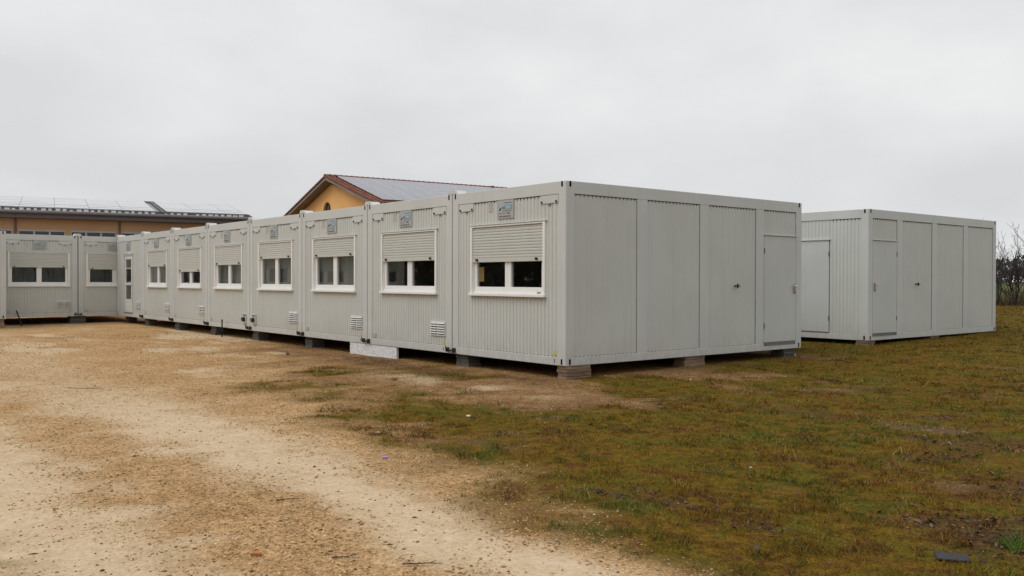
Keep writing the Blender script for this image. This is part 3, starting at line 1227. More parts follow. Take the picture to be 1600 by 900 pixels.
# ------------------------------------------------------------------ support piles
def pile(x0, x1, y0, y1, n, kind, where, grp, top=-.002):
    zb = float(np.min(zg(np.array([x0, x1, x0, x1]), np.array([y0, y0, y1, y1])))) - .012
    h = (top - zb) / n
    names = {1: ['single'], 2: ['upper', 'lower'], 3: ['upper', 'middle', 'bottom'], 4: ['topmost', 'second', 'third', 'bottom']}[n]
    for i in range(n):
        j = rng.uniform(-.014, .014, 4)
        z1 = top - i * h
        mb = MB().box(x0 + j[0], x1 + j[1], y0 + j[2], y1 + j[3], z1 - h + .003, z1, .006)
        o = mb.build('timber_slab' if kind == 'timber' else 'concrete_slab', 'weathered_timber' if kind == 'timber' else 'grey_concrete')
        tag(o, f'{names[i]} {"weathered timber" if kind == "timber" else "grey concrete"} slab in the stack {where}',
            'timber' if kind == 'timber' else 'slab', grp)


TG, CG = 'timber slabs stacked under containers', 'concrete slabs stacked under containers'
pile(-.24, -.035, .045, .56, 4, 'timber', 'under the near corner', TG)
pile(-.32, -.06, 2.80, 3.33, 3, 'timber', 'under the middle of the long side wall', TG)
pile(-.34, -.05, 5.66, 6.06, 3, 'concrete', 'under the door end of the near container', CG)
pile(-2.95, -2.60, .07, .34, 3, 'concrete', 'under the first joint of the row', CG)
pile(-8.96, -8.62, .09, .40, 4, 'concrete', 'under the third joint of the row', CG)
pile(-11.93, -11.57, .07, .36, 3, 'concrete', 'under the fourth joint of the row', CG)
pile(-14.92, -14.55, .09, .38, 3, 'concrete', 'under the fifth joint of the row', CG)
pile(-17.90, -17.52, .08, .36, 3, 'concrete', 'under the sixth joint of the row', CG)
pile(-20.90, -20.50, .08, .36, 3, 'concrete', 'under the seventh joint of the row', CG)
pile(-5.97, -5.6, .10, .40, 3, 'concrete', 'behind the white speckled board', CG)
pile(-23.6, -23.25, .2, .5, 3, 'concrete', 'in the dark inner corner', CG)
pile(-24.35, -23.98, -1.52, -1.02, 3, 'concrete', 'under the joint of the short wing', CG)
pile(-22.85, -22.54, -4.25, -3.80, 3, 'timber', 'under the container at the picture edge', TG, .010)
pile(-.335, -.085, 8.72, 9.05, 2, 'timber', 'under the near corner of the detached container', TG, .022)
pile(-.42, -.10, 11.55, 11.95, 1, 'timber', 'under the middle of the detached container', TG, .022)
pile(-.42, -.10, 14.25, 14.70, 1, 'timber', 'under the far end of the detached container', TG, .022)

# speckled insulation board closing part of the gap
x0, x1 = -6.72, -4.87
zb = float(zg(-5.8, 0.0)) - .02
b = MB().box(x0, x1, .012, .062, zb, -.003, .004)
tag(b.build('insulation_board', 'speckled_foam'), 'white speckled insulation board wedged under the second row joint', 'board')

# stakes
tag(MB().cyl((-13.525, -.12, -.36), (-13.525, -.12, .20), .020, .018, 8).cyl((-13.525, -.12, .20), (-13.525, -.12, .225), .026, .02, 8).build('steel_stake', 'wood_stake'),
    'thin dark upright stake in front of the fifth row container', 'stake')
p0, p1 = Vector((-23.45, -3.115, -.30)), Vector((-23.80, -3.22, .215))
tag(MB().cyl(p0, p1, .024, .02, 8).cyl(p1, p1 + (p1 - p0).normalized() * .02, .028, .02, 8).build('leaning_stake', 'wood_stake'),
    'slanted dark stake leaning towards the short wing', 'stake')


# ------------------------------------------------------------------ orange hall behind the wing
def hall():
    ang = math.pi / 2 - math.radians(11.6)
    root = thing('school_hall', 'long orange plastered hall with a low solar roof behind the short wing', 'building', (-41.30, -.92, 0), ang)
    X0, X1, D = -24., 12.40, 8.0
    ez, rz_ = 4.80, 6.04
    sl = (rz_ - ez) / D

    def zr(y):
        return ez + sl * y
    wins = [(.79 + 2.43 * i, 2.95 + 2.43 * i) for i in range(-9, 5)]
    mb = MB()
    yw = .55
    mb.box(X0, X1 - .3, yw, yw + .3, 3.86, 4.70)
    mb.box(X0, X1 - .3, yw, yw + .3, -.3, 2.3)
    xs = [X0] + [v for w_ in wins for v in w_] + [X1 - .3]
    for i in range(0, len(xs), 2):
        if xs[i + 1] > xs[i]:
            mb.box(xs[i], xs[i + 1], yw, yw + .3, 2.3, 3.86)
    mb.box(X1 - .6, X1 - .3, yw + .3, 15.4, -.3, 4.70)
    mb.add([(X1 - .31, yw, 4.7), (X1 - .31, 15.9, 4.7), (X1 - .31, 8, rz_ - .15), (X1 - .59, yw, 4.7), (X1 - .59, 15.9, 4.7), (X1 - .59, 8, rz_ - .15)],
           [(0, 1, 2), (3, 5, 4), (0, 2, 5, 3), (1, 4, 5, 2)])
    mb.build('wall', 'orange_plaster', root)
    for a, b_ in wins:
        mb = MB()
        t = .09
        mb.box(a, b_, yw + .02, yw + .2, 3.76, 3.86)
        mb.box(a, b_, yw + .02, yw + .2, 2.3, 2.38)
        third = (b_ - a) / 3
        for i in range(4):
            c = a + i * third
            mb.box(max(a, c - t / 2), min(b_, c + t / 2), yw + .03, yw + .19, 2.38, 3.76)
        f = mb.build('window', 'window_frame_grey', root)
        for i in range(3):
            MB().box(a + i * third + .04, a + (i + 1) * third - .04, yw + .10, yw + .11, 2.36, 3.78).build('pane', 'dark_glass', f)
    # roof of two slopes
    mb = MB()
    for s in (0, 1):
        ya, yb = (0, D) if s == 0 else (2 * D, D)
        mb.add([(X0, ya, ez), (X1, ya, ez), (X1, yb, rz_), (X0, yb, rz_), (X0, ya, ez - .14), (X1, ya, ez - .14), (X1, yb, rz_ - .14), (X0, yb, rz_ - .14)],
               [(0, 1, 2, 3), (7, 6, 5, 4), (0, 4, 5, 1), (1, 5, 6, 2), (0, 3, 7, 4)])
    mb.build('roof', 'roof_sheet', root)
    MB().box(X0, X1, .02, .16, 4.42, 4.655).box(X0, X1, .16, .56, 4.40, 4.44).build('fascia', 'fascia_grey', root)
    MB().cyl((X0, -.07, 4.70), (X1, -.07, 4.70), .075, n=10).build('gutter', 'fascia_grey', root)
    for x in (.67 - 4.9 * 3, .67 - 9.8, .67 - 4.9, .67, 5.56, 10.46):
        MB().cyl((x, -.07, 4.66), (x, yw - .06, 4.32), .05, n=10).cyl((x, yw - .06, 4.34), (x, yw - .06, 0), .05, n=10).build('downpipe', 'fascia_grey', root)
    # snow guards: a long row of pale feet along the eave
    poly = [(X0, zr(.1) - .01), (X0, zr(.1) + .012)]
    x = X0 + .1
    while x < X1 - .4:
        if random.random() > .12:
            e, h = x + random.uniform(.12, .24), zr(.1) + random.uniform(.07, .13)
            poly += [(x, zr(.1) + .012), (x, h), (e, h), (e, zr(.1) + .012)]
        x += .33
    poly += [(X1 - .1, zr(.1) + .012), (X1 - .1, zr(.1) - .01)]
    mb = MB().prism(poly, 'y', .10, .16)
    mb.build('snow_guard', 'white_metal', root)
    MB().box(X0, X1 - .05, .24, .30, zr(.24) - .02, zr(.24) + .14).build('eave_strip', 'fascia_grey', root)
    # solar arrays, laid in long rows on the near slope
    xb = 7.75
    for xa, xz in ((X0 + .3, xb - .02), (xb + .17, X1 - .14)):
        for ya, yb, lift in ((.42, 1.25, .16), (1.5, 2.35, .15), (2.65, 7.75, .14)):
            n = max(1, round((yb - ya) / 1.02))
            mb = MB()
            x = xa
            hh = (yb - ya) / n
            while x + .8 < xz:
                for r in range(n):
                    p, q = ya + r * hh, ya + (r + 1) * hh - .03
                    jz = random.uniform(-.006, .006)
                    mb.add([(x, p, zr(p) + lift + jz), (min(x + 1.62, xz), p, zr(p) + lift), (min(x + 1.62, xz), q, zr(q) + lift), (x, q, zr(q) + lift + jz),
                            (x, p, zr(p) + lift - .05), (min(x + 1.62, xz), p, zr(p) + lift - .05)], [(0, 1, 2, 3), (0, 4, 5, 1)])
                x += 1.635
            mb.build('solar_array', 'hall_panels', root)
    MB().add([(xb, .1, zr(.1) + .02), (xb + .14, .1, zr(.1) + .02), (xb + .14, D, rz_ + .02), (xb, D, rz_ + .02), (xb, .1, zr(.1) + .09), (xb + .14, .1, zr(.1) + .09), (xb + .14, D, rz_ + .09), (xb, D, rz_ + .09)],
             [(4, 5, 6, 7), (0, 1, 5, 4), (1, 2, 6, 5), (3, 0, 4, 7), (2, 3, 7, 6)]).build('fire_wall', 'fascia_grey', root)
    MB().add([(X1 - .12, -.02, ez + .01), (X1 + .04, -.02, ez + .01), (X1 + .04, D, rz_ + .01), (X1 - .12, D, rz_ + .01), (X1 - .12, -.02, ez + .07), (X1 + .04, -.02, ez + .07), (X1 + .04, D, rz_ + .07), (X1 - .12, D, rz_ + .07)],
             [(4, 5, 6, 7), (0, 1, 5, 4), (1, 2, 6, 5), (3, 0, 4, 7), (2, 3, 7, 6)]).build('verge_trim', 'fascia_grey', root)
    MB().cyl((X0, D, rz_ + .02), (X1, D, rz_ + .02), .09, n=8).build('ridge_cap', 'roof_sheet', root)


hall()


# ------------------------------------------------------------------ yellow gable house
def house():
    root = thing('yellow_house', 'yellow plastered gable house with red tiled verge and solar panels', 'building', (-44.70, 18.83, 0), -math.radians(4.0))
    AZ, HS, SL, D = 8.25, 7.85, .30, 24.
    n = math.hypot(1, SL)

    def zs(x):
        return AZ - SL * abs(x)
    # gable wall with an arched opening, set back under the verge
    yw = .65
    hw = 7.05
    ac, ar, az = (-1.20, .67, 5.95)
    pts = [(-hw, -.2), (-hw, zs(hw) - .30), (0, AZ - .30), (hw, zs(hw) - .30), (hw, -.2)]
    bm = bmesh.new()
    arch = [(ac - ar, 3.6)] + [(ac + ar * math.cos(t), az + ar * math.sin(t)) for t in np.linspace(math.pi, 0, 19)] + [(ac + ar, 3.6)]
    mb = MB()
    # left and right of the opening, then above it in vertical slices, then below
    mb.prism([(-hw, -.2), (ac - ar, -.2), (ac - ar, zs(ac - ar) - .30), (-hw, zs(hw) - .30)], 'y', yw, yw + .35)
    mb.prism([(ac + ar, -.2), (hw, -.2), (hw, zs(hw) - .30), (ac + ar, zs(ac + ar) - .30)], 'y', yw, yw + .35)
    a2 = arch[1:-1]
    for (xa, za), (xb, zb) in zip(a2[:-1], a2[1:]):
        top = [(xb, zs(xb) - .30), (xa, zs(xa) - .30)] if xa * xb >= 0 else [(xb, zs(xb) - .30), (0, AZ - .30), (xa, zs(xa) - .30)]
        mb.prism([(xa, za), (xb, zb)] + top, 'y', yw, yw + .35)
    mb.box(ac - ar, ac + ar, yw, yw + .35, -.2, 3.6)
    mb.box(-hw, -hw + .35, yw + .35, D - .6, -.2, zs(hw) - .32)
    mb.box(hw - .35, hw, yw + .35, D - .6, -.2, zs(hw) - .32)
    mb.box(-hw, hw, D - .95, D - .6, -.2, zs(hw) - .32)
    mb.build('wall', 'yellow_plaster', root)
    bm.free()
    mb = MB()
    mb.prism([(ac + (x - ac) * .995, z_) for x, z_ in arch], 'y', yw + .16, yw + .2)
    aw = mb.build('arched_window', 'arch_dark', root)
    MB().box(ac - .035, ac + .035, yw + .12, yw + .16, 3.6, az + ar * .97).box(ac - ar * .97, ac + ar * .97, yw + .12, yw + .16, az - .04, az + .04).build('glazing_bar', 'fascia_grey', aw)
    # roof slabs
    for s in (-1, 1):
        mb = MB()
        x1 = s * HS
        mb.add([(0, 0, AZ - .08), (x1, 0, zs(x1) - .08), (x1, D, zs(x1) - .08), (0, D, AZ - .08), (0, 0, AZ - .26), (x1, 0, zs(x1) - .26), (x1, D, zs(x1) - .26), (0, D, AZ - .26)],
               [(0, 1, 2, 3), (4, 5, 6, 7), (0, 1, 5, 4), (1, 2, 6, 5), (2, 3, 7, 6)])
        mb.build('roof_soffit', 'soffit_brown', root)
        # tiles: stepped courses with a rolled verge row
        mb = MB()
        c = .36
        k = 0
        while k * c < HS * n:
            a, b_ = k * c / n, min((k + 1.12) * c / n, HS + .05)
            za, zb = AZ - SL * a + .0, AZ - SL * b_ + .045
            yy = 0.0
            cols = 2
            for j in range(cols):
                y0 = .02 + j * .30 if j else -.05
                y1 = y0 + (.30 if j else .33)
                r = .055
                for m_ in range(6):
                    t0, t1 = math.pi * m_ / 6, math.pi * (m_ + 1) / 6
                    ym, rad = (y0 + y1) / 2, (y1 - y0) / 2
                    pa = [(ym - rad * math.cos(t), .075 * math.sin(t)) for t in (t0, t1)]
                    mb.add([(s * a, pa[0][0], za + pa[0][1]), (s * b_, pa[0][0], zb + pa[0][1]), (s * b_, pa[1][0], zb + pa[1][1]), (s * a, pa[1][0], za + pa[1][1])], [(0, 1, 2, 3)])
                mb.add([(s * b_, (y0 + y1) / 2 - (y1 - y0) / 2 * math.cos(t), zb + .075 * math.sin(t)) for t in np.linspace(0, math.pi, 7)], [tuple(range(7))])
            # verge cheek
            mb.add([(s * a, -.055, za + .03), (s * b_, -.055, zb + .03), (s * b_, -.055, zb - .07), (s * a, -.055, za - .07)], [(0, 1, 2, 3)])
            # rest of the course, one sheet
            mb.add([(s * a, .02 + cols * .3, za), (s * b_, .02 + cols * .3, zb), (s * b_, D, zb), (s * a, D, za), (s * b_, .02 + cols * .3, zb - .05), (s * b_, D, zb - .05)], [(0, 1, 2, 3), (1, 4, 5, 2)])
            k += 1
        mb.build('roof', 'clay_tile', root)
    mb = MB()
    y = -.06
    while y < D:
        mb.prism([(.17 * math.cos(t), AZ + .02 + .12 * math.sin(t)) for t in np.linspace(0, math.pi, 9)], 'y', y, y + .42)
        mb.prism([(.19 * math.cos(t), AZ + .02 + .14 * math.sin(t)) for t in np.linspace(0, math.pi, 9)], 'y', y + .36, y + .43)
        y += .40
    mb.build('ridge_tiles', 'clay_tile', root)
    MB().box(-.1, .30, 13.2, 13.5, AZ - .1, AZ + .15, .03).build('ridge_vent', 'clay_tile', root)
    # solar panels on the slope that shows
    pv = {}
    pw, ph = 1.20, 2.30
    for r in range(3):
        for c in range(17):
            y0 = .72 + c * (pw + .035)
            s0 = .42 + r * (ph + .035)
            s1 = s0 + ph
            xa, xb = s0 / n, s1 / n
            up = .13

            def q(mb, y0_, y1_, xa_, xb_, u):
                mb.add([(xa_, y0_, AZ - SL * xa_ + u), (xb_, y0_, AZ - SL * xb_ + u), (xb_, y1_, AZ - SL * xb_ + u), (xa_, y1_, AZ - SL * xa_ + u)], [(0, 1, 2, 3)])
            mb = MB()
            mb.add([(xa, y0, AZ - SL * xa + up), (xb, y0, AZ - SL * xb + up), (xb, y0 + pw, AZ - SL * xb + up), (xa, y0 + pw, AZ - SL * xa + up),
                    (xa, y0, AZ - SL * xa + up - .045), (xb, y0, AZ - SL * xb + up - .045), (xb, y0 + pw, AZ - SL * xb + up - .045), (xa, y0 + pw, AZ - SL * xa + up - .045)],
                   [(0, 1, 2, 3), (0, 4, 5, 1), (1, 5, 6, 2), (2, 6, 7, 3), (3, 7, 4, 0)])
            p = mb.build('solar_panel', 'panel_rim', root)
            mb = MB()
            q(mb, y0 + .035, y0 + pw - .035, xa + .045, xb - .045, up + .004)
            mb.build('cell_sheet', 'solar_cells', p)
    MB().cyl((HS + .06, 0, zs(HS) - .06), (HS + .06, D, zs(HS) - .06), .08, n=8).build('gutter', 'fascia_grey', root)


house()


# ------------------------------------------------------------------ bare shrubs, meadow edge and far wood
def tubes(segs):
    """segs: list of (p0, p1, r0, r1); three-sided tapered tubes as one mesh"""
    p0 = np.array([s[0] for s in segs])
    p1 = np.array([s[1] for s in segs])
    r0 = np.array([s[2] for s in segs])[:, None]
    r1 = np.array([s[3] for s in segs])[:, None]
    d = p1 - p0
    d /= np.linalg.norm(d, axis=1, keepdims=True) + 1e-9
    ref = np.where(np.abs(d[:, 2:3]) > .9, np.array([[1., 0, 0]]), np.array([[0., 0, 1]]))
    a = np.cross(d, ref)
    a /= np.linalg.norm(a, axis=1, keepdims=True)
    b = np.cross(d, a)
    n = len(segs)
    V = np.zeros((n, 6, 3))
    for i in range(3):
        t = 2 * math.pi * i / 3
        o = a * math.cos(t) + b * math.sin(t)
        V[:, i] = p0 + o * r0
        V[:, 3 + i] = p1 + o * r1
    base = np.arange(n)[:, None] * 6
    Q = np.concatenate([base + np.array([[i, (i + 1) % 3, 3 + (i + 1) % 3, 3 + i]]) for i in range(3)], 0)
    me = bpy.data.meshes.new('branches')
    me.from_pydata(V.reshape(-1, 3).tolist(), [], Q.tolist())
    return me


def grow(segs, p, d, length, r, level, rnd):
    n = 6 if level == 0 else 4 if level == 1 else 3
    step = length / n
    for i in range(n):
        d = (d + Vector((rnd.gauss(0, .14), rnd.gauss(0, .14), rnd.gauss(.05, .08)))).normalized()
        q = p + d * step
        r2 = r * (1 - .6 / n)
        segs.append((tuple(p), tuple(q), r, r2))
        if level < 3 and i >= (1 if level == 0 else 0):
            for _ in range(rnd.choice((1, 1, 2)) if level < 1 else rnd.choice((1, 1, 0))):
                side = Vector((rnd.gauss(0, 1), rnd.gauss(0, 1), rnd.gauss(.35, .5))).normalized()
                nd_ = (d * .75 + side * .75).normalized()
                grow(segs, q, nd_, length * rnd.uniform(.30, .55), r2 * .55, level + 1, rnd)
        p, r = q, r2


def shrub(x, y, h, seed, label):
    rnd = random.Random(seed)
    z = float(zg(x, y))
    t = thing('bare_shrub', label, 'shrub', (x, y, z), rnd.uniform(0, 6), 'bare shrubs along the meadow edge')
    stems, twigs = [], []
    segs = []
    for k in range(rnd.randint(8, 10)):
        a = rnd.uniform(0, 2 * math.pi)
        sp = rnd.uniform(.05, .42)
        grow(segs, Vector((rnd.gauss(0, .22), rnd.gauss(0, .22), -.05)), Vector((math.cos(a) * sp, math.sin(a) * sp, 1)).normalized(), h * rnd.uniform(.45, .78), rnd.uniform(.028, .055), 0, rnd)
    st = [s for s in segs if s[2] > .012]
    tw = [(s[0], s[1], max(s[2], .0075), max(s[3], .006)) for s in segs if s[2] <= .012]
    for nm, ss in (('stems', st), ('twigs', tw)):
        me = tubes(ss)
        me.name = nm
        me.materials.append(MATS['bark'])
        link(nm, me, t)


base = CAM + (F + R * (1572 - 800) / 1395.) * 45.5
for i, (du, dd, h, lab) in enumerate([(-2.6, 1.0, 3.0, 'low bare shrub mostly hidden behind the detached container'),
                                      (-.4, .3, 3.9, 'bare many-stemmed shrub touching the edge of the detached container'),
                                      (.95, 1.1, 3.3, 'lower bare shrub between two taller ones at the meadow edge'),
                                      (1.75, -.4, 4.1, 'tall bare shrub standing third from the detached container in the hedge'),
                                      (3.2, .6, 3.6, 'bare shrub beyond the tall one at the outer end of the hedge'),
                                      (4.9, 0, 3.9, 'last bare shrub of the hedge away from the containers')]):
    p = base + R * du + Vector((F.x, F.y, 0)) * dd
    shrub(p.x, p.y, h, 100 + i, lab)


def under_scrub():
    rnd = random.Random(5)
    segs = []
    for k in range(1500):
        p = base + R * rnd.uniform(-4, 7) + Vector((F.x, F.y, 0)) * (rnd.gauss(.9, .7))
        z = float(zbase(p.x, p.y))
        a = rnd.uniform(0, 6.28)
        h = rnd.uniform(.25, .95)
        q = Vector((p.x + math.cos(a) * h * .5, p.y + math.sin(a) * h * .5, z + h))
        segs.append(((p.x, p.y, z), tuple(q), .012, .005))
    me = tubes(segs)
    me.materials.append(MATS['scrub'])
    tag(link('dry_undergrowth', me), 'low tangled brown undergrowth at the feet of the bare shrubs', 'undergrowth', kind='stuff')


mat('scrub', (.105, .075, .048), .9, .1, var=.35, vscale=4)
under_scrub()


def far_wood():
    rnd = np.random.default_rng(3)
    n = 26000
    u = rnd.uniform(900, 2600, n)
    t = rnd.uniform(235, 300, n)
    X = np.array(CAM)[None] + np.array(F)[None] * t[:, None] + np.array(R)[None] * ((u - 800) / 1395 * t)[:, None]
    top = 5.5 + 3.2 * fbm(u * .03, t * .02, 5, 4) + .6 * rnd.normal(size=n)
    z = top * rnd.uniform(0, 1, n) ** .7
    X[:, 2] = z
    s = rnd.uniform(.35, .9, n)
    a = rnd.uniform(0, math.pi, n)
    dx = np.stack([np.cos(a), np.sin(a), rnd.uniform(-.5, .5, n)], 1) * s[:, None]
    dz = np.stack([rnd.uniform(-.4, .4, n), rnd.uniform(-.4, .4, n), np.ones(n)], 1) * (s * 1.2)[:, None]
    V = np.stack([X - dx, X + dx * .3 - dz * .2, X + dz, X - dx * .5 + dz * .5], 1).reshape(-1, 3)
    me = bpy.data.meshes.new('far_wood')
    me.from_pydata(V.tolist(), [], np.arange(4 * n).reshape(-1, 4).tolist())
    me.materials.append(MATS['hazy_twigs'])
    tag(link('distant_wood', me), 'leafless wood painted haze-grey across the far side of the meadow', 'wood', kind='stuff')


far_wood()


def near_wood():
    """dark bare wood across the yard from the row, mirrored in the nearest panes"""
    rnd = np.random.default_rng(4)
    n = 30000
    t = rnd.uniform(0, 1, n)
    x = -62 + 92 * t + rnd.normal(0, 1.5, n)
    y = -34 - 14 * t + rnd.uniform(-4, 4, n)
    top = 7.5 + 4.5 * fbm(x * .12, y * .12, 6, 4)
    z = top * rnd.uniform(0, 1, n) ** .8 - .4
    X = np.stack([x, y, z], 1)
    s = rnd.uniform(.25, .7, n)
    d = rnd.normal(size=(n, 3))
    e = rnd.normal(size=(n, 3))
    V = np.stack([X + d * s[:, None], X - d * .4 * s[:, None] + e * .3 * s[:, None], X - d * .4 * s[:, None] - e * .3 * s[:, None]], 1).reshape(-1, 3)
    me = bpy.data.meshes.new('dark_wood')
    me.from_pydata(V.tolist(), [], np.arange(3 * n).reshape(-1, 3).tolist())
    me.materials.append(MATS['wood_dark'])
    tag(link('dark_wood', me), 'dark wood across the yard facing the long row', 'wood', kind='stuff')


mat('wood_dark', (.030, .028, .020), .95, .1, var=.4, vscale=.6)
near_wood()


# ------------------------------------------------------------------ grass blades, stones, leaves
def inside(x, y, m=0.02):
    """under or inside a container"""
    a = (x < -m) & (x > -23.9) & (y > m + .35) & (y < 6.1)
    b = (x < -.03 - m) & (x > -3.0) & (y > 8.7 + m + .3) & (y < 14.9)
    c = (x < -22.5) & (y < 1.2)
    return a | b | c


def scatter(n, r0, r1, a0=-62, a1=62, power=1.0):
    """points spread over the ground in front of the camera position, denser close by"""
    t = rng.uniform(0, 1, n) ** power
    r = r0 * (r1 / r0) ** t
    a = np.radians(rng.uniform(a0, a1, n)) + math.atan2(F.y, F.x)
    return CAM.x + r * np.cos(a), CAM.y + r * np.sin(a), r


def mesh_np(name, V, faces, cols, m):
    me = bpy.data.meshes.new(name)
    k = faces.shape[1]
    me.vertices.add(len(V))
    me.vertices.foreach_set('co', V.astype(np.float32).ravel())
    me.loops.add(faces.size)
    me.loops.foreach_set('vertex_index', faces.astype(np.int32).ravel())
    me.polygons.add(len(faces))
    me.polygons.foreach_set('loop_start', np.arange(0, faces.size, k))
    me.polygons.foreach_set('loop_total', np.full(len(faces), k))
    me.update()
    ca = me.color_attributes.new('tint', 'FLOAT_COLOR', 'POINT')
    ca.data.foreach_set('color', np.concatenate([cols, np.ones((len(cols), 1))], 1).astype(np.float32).ravel())
    me.materials.append(MATS[m])
    return link(name, me)


def grass():
    x, y, r = scatter(1900000, 3.8, 62, power=.9)
    s, p, g, l = masks(x, y)
    clump = .6 * fbm(x * 11, y * 11, 71, 3) + .4 * fbm(x * 4, y * 4, 73, 2)
    keep = (rng.uniform(0, 1, len(x)) < np.clip(g * sst(.38, .66, clump + .08) * 1.1 - .25 * l, 0, 1)) & ~inside(x, y)
    x, y, r, clump = x[keep], y[keep], r[keep], clump[keep]
    n = len(x)
    tx, ty, tr = scatter(5200, 4.0, 34, power=.75)
    tg = masks(tx, ty)
    ok = (rng.uniform(0, 1, len(tx)) < np.clip(tg[2] * .8 + .10 * (1 - tg[0]), 0, 1) * .55) & ~inside(tx, ty)
    tx, ty, tr = tx[ok], ty[ok], tr[ok]
    k = 26
    sp = rng.uniform(.02, .06, len(tx))[:, None]
    bx_, by_ = (tx[:, None] + rng.normal(0, 1, (len(tx), k)) * sp).ravel(), (ty[:, None] + rng.normal(0, 1, (len(tx), k)) * sp).ravel()
    n0 = n
    x, y, r, clump = np.concatenate([x, bx_]), np.concatenate([y, by_]), np.concatenate([r, np.repeat(tr, k)]), np.concatenate([clump, np.full(len(bx_), .62)])
    th = np.repeat(rng.uniform(.9, 2.1, len(tx)), k)
    thue = np.repeat(rng.uniform(.3, .95, len(tx)), k)
    n = len(x)
    hue = (fbm(x * 1.5, y * 1.5, 81, 4) - .5) * 2.3 + .5 + (fbm(x * 7, y * 7, 85, 2) - .5) * .5 + rng.normal(0, .07, n)
    h = (.007 + .019 * rng.uniform(0, 1, n) ** 2) * (.25 + 2.2 * sst(.35, .75, clump))
    h = np.where(y < -7.9, h * .35, h)
    h[n0:] *= th
    hue[n0:] = .35 * hue[n0:] + .65 * thue
    tuft = np.exp(-(((x - 7.86) / .20) ** 2 + ((y + 3.60) / .13) ** 2))
    h = h * (1 + 3.2 * tuft * rng.uniform(.3, 1, n))
    h = h * (1 + np.clip(r - 15, 0, 60) * .012)
    w = np.maximum(.0022, r * .00042)
    z = zg(x, y) - .004
    a = rng.uniform(0, 2 * math.pi, n)
    lean = h * rng.uniform(.2, 1.3, n)
    la = rng.uniform(0, 2 * math.pi, n)
    P = np.stack([x, y, z], 1)
    dw = np.stack([np.cos(a) * w, np.sin(a) * w, np.zeros(n)], 1)
    tip = P + np.stack([np.cos(la) * lean, np.sin(la) * lean, h], 1)
    V = np.stack([P - dw, P + dw, tip], 1).reshape(-1, 3)
    pal = np.array([[.122, .058, .018], [.190, .094, .013], [.205, .130, .013], [.165, .128, .014], [.124, .124, .015], [.082, .110, .018]])
    q = np.clip((hue - .25) / .5 * 5, 0, 4.99)
    i = q.astype(int)
    f = (q - i)[:, None]
    c = pal[i] * (1 - f) + pal[i + 1] * f
    straw = rng.uniform(0, 1, n) < .10
    c[straw] = np.array([.24, .18, .085])
    org = rng.uniform(0, 1, n) < .13
    c[org] = np.array([.19, .085, .016])
    gm = tuft > .3
    c[gm] = np.array([.095, .150, .028])
    c = c * (rng.uniform(.6, 1.3, n) * (.30 + 1.4 * fbm(x * 3, y * 3, 87, 3)))[:, None]
    o = mesh_np('grass', V, np.arange(3 * n).reshape(-1, 3), np.repeat(c, 3, 0), 'grass_blades')
    tag(o, 'short brownish green grass and moss on the open ground', 'grass', kind='stuff')
    print('blades', n)


def octa(x, y, z, sx, sy, sz, rot):
    n = len(x)
    base_ = np.array([[1, 0, 0], [0, 1, 0], [-1, 0, 0], [0, -1, 0], [0, 0, 1], [0, 0, -1]], float)
    V = np.repeat(base_[None], n, 0) * np.stack([sx, sy, sz], 1)[:, None, :]
    V *= rng.uniform(.7, 1.25, (n, 6, 1))
    c, s = np.cos(rot)[:, None], np.sin(rot)[:, None]
    vx, vy = V[:, :, 0] * c - V[:, :, 1] * s, V[:, :, 0] * s + V[:, :, 1] * c
    V[:, :, 0], V[:, :, 1] = vx, vy
    V += np.stack([x, y, z], 1)[:, None, :]
    f = np.array([[0, 1, 4], [1, 2, 4], [2, 3, 4], [3, 0, 4], [1, 0, 5], [2, 1, 5], [3, 2, 5], [0, 3, 5]])
    Fc = (np.arange(n)[:, None, None] * 6 + f[None]).reshape(-1, 3)
    return V.reshape(-1, 3), Fc


def gravel():
    x, y, r = scatter(420000, 3.8, 28, power=.8)
    s, p, g, l = masks(x, y)
    dens = np.clip(s * (1 - .94 * p) + (1 - s) * .85 * (1 - g), 0, 1) * (.35 + 1.0 * fbm(x * 1.7, y * 1.7, 15, 3))
    keep = (rng.uniform(0, 1, len(x)) < dens * .8) & ~inside(x, y)
    x, y, r, s, p = x[keep], y[keep], r[keep], s[keep], p[keep]
    n = len(x)
    sz = np.maximum(.0028 + .0095 * rng.uniform(0, 1, n) ** 2.6, r * .00048)
    big = rng.uniform(0, 1, n) < .006
    sz[big] *= rng.uniform(1.4, 2.3, big.sum())
    V, Fc = octa(x, y, zg(x, y) + sz * .12, sz * rng.uniform(.8, 1.6, n), sz * rng.uniform(.7, 1.2, n), sz * rng.uniform(.4, .8, n), rng.uniform(0, 6.3, n))
    pal = np.array([[.47, .285, .12], [.55, .365, .175], [.60, .455, .28], [.30, .165, .065], [.46, .33, .20], [.22, .13, .065]])
    c = pal[rng.choice(6, n, p=[.3, .27, .13, .15, .1, .05])] * rng.uniform(.55, 1.25, n)[:, None]
    dk = (1 - s)[:, None]
    c = c * (1 - .22 * dk)
    o = mesh_np('gravel', V, Fc, np.repeat(c, 6, 0), 'gravel_stones')
    tag(o, 'loose buff limestone gravel scattered over the track', 'gravel', kind='stuff')
    print('stones', n)


